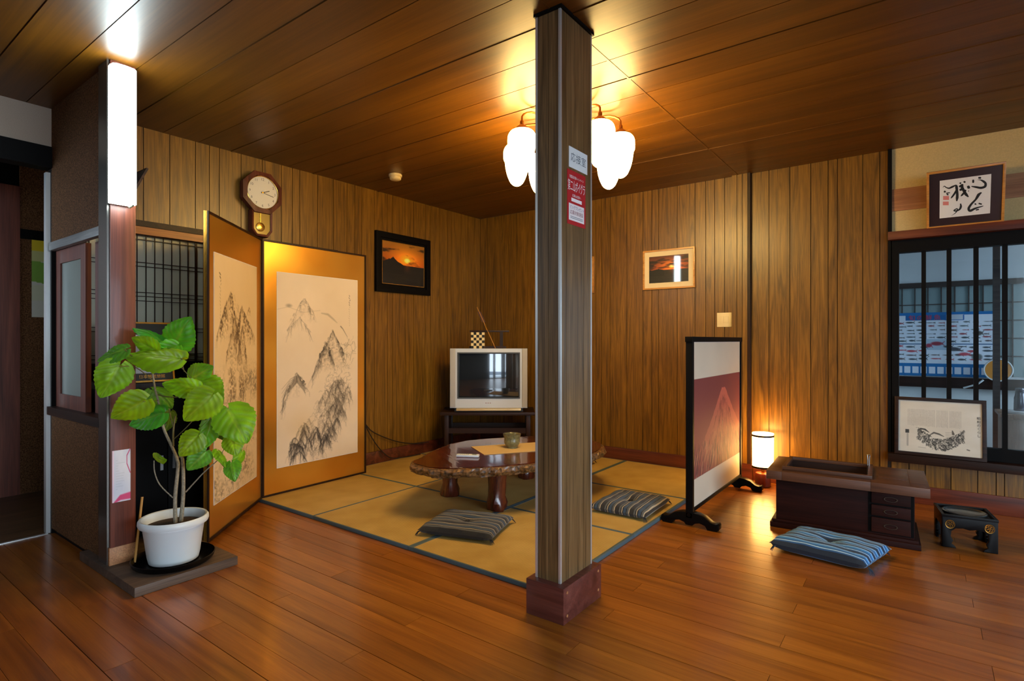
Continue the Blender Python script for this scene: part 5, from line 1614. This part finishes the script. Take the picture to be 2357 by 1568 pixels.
fish(.43, .49, .14, .03, (150, 40, 56)); fish(.35, .52, .07, .03, (170, 50, 70)); fish(.60, .575, .14, .03, (54, 58, 66)); fish(.83, .33, .10, .035, (74, 74, 72)); fish(.70, .65, .12, .025, (196, 70, 84))
blob(fp, .82, .69, .05, .05, (90, 104, 106), .9, .2); dab(fp, [(.82, .58), (.82, .66)], [2, 8], (90, 104, 106), .9)
tpo = thing('fish_poster', 'blue and white fish chart poster on the kitchen wall behind the window bars', 'poster', (-.235, KY - .022, .765))
painted('sheet', fp, (0, 0, 0), X, Z, .745, .60, M['print'], tpo)
M['ftitle'] = plain('pink_red_title', (214, 70, 84), .6)
for k, c_ in enumerate('旬の鮮魚'):
    lettering(c_, .055, (.13 + .065*k, -.001, .548), X, Z, M['ftitle'], tpo)
fan = thing('paper_fan', 'orange round paper fan with white rim leaning by the fish poster', 'fan', (0.516, 6.50, 0.839))
fl_ = MB().lathe([(.001, .002), (.090, .003)], 36).build('leaf', plain('orange_fan_paper', (224, 150, 60), .7), fan)
fl_.rotation_euler = (R(90), 0, 0)
MB().torus((0, 0, 0), 0.096, .006, 36, 6, Matrix(((1, 0, 0), (0, 0, 1), (0, 1, 0)))).build('rim', M['white'], fan, smooth=True)
MB().tube([(-.10, -.005, -.09), (-.14, -.005, -.13), (-.24, -.005, -.17)], .008, 8).build('handle', M['white'], fan)
kc = thing('kitchen_cabinet', 'pale wooden kitchen cabinet behind the window at the frame edge', 'cabinet', (.95, 6.0, 0.001))
M['kcab'] = wood('pale_cabinet_wood', (120, 96, 78), (140, 114, 94), (156, 130, 108), 'z', 14, 1, rough=.5)
MB().box(-.46, .5, -.2, .2, 0, .50).build('body', M['kcab'], kc)
MB().box(-.48, .52, -.22, .22, .50, .522).build('top', M['kcab'], kc)
for x in (-.45, .03):
    MB().box(x, x + .46, -.215, -.2, .03, .48).build('door', M['kcab'], kc)
tr = thing('white_tray', 'white tray under the dark flask on the kitchen cabinet', 'tray', (.66, 5.93, .5235))
MB().prism([(.14*math.cos(2*math.pi*k/32)*1.1, .10*math.sin(2*math.pi*k/32)) for k in range(32)], 0, .02, 'z').build('plate', M['white'], tr, bevel=.004)
tk = thing('flask', 'dark blue flask with a handle on the kitchen cabinet', 'flask', (.60, 5.93, .5445))
M['flask'] = plain('dark_blue_enamel', (16, 28, 56), .2, coat=.5)
MB().lathe([(.036, 0), (.038, .006), (.036, .10), (.030, .125), (.028, .165), (.030, .168), (.026, .178), (.005, .18)], 28).build('body', M['flask'], tk, smooth=True)
MB().tube([(.026, 0, .155), (.055, 0, .150), (.062, 0, .11), (.060, 0, .05), (.034, 0, .035)], .006, 8).build('handle', M['flask'], tk, smooth=True)

# calendar in the corridor
cl = np.zeros((100, 40, 3)); cl[:] = np.array((214, 214, 200))/255
cl[6:22] = np.array((226, 200, 40))/255; cl[22:34] = np.array((206, 206, 140))/255
for k in range(40): cl[34 + int(k*.12):58 + int(k*.22), k] = np.array((130, 176, 70))/255
cl[62:80] = np.array((212, 216, 186))/255
cal_ = painted('wall_calendar', cl, (-5.194, 1.165, 1.27), Y, Z, .24, .615, M['print'])
tag(cal_, 'yellow, green and white calendar sheet on the dark corridor wall', 'calendar')
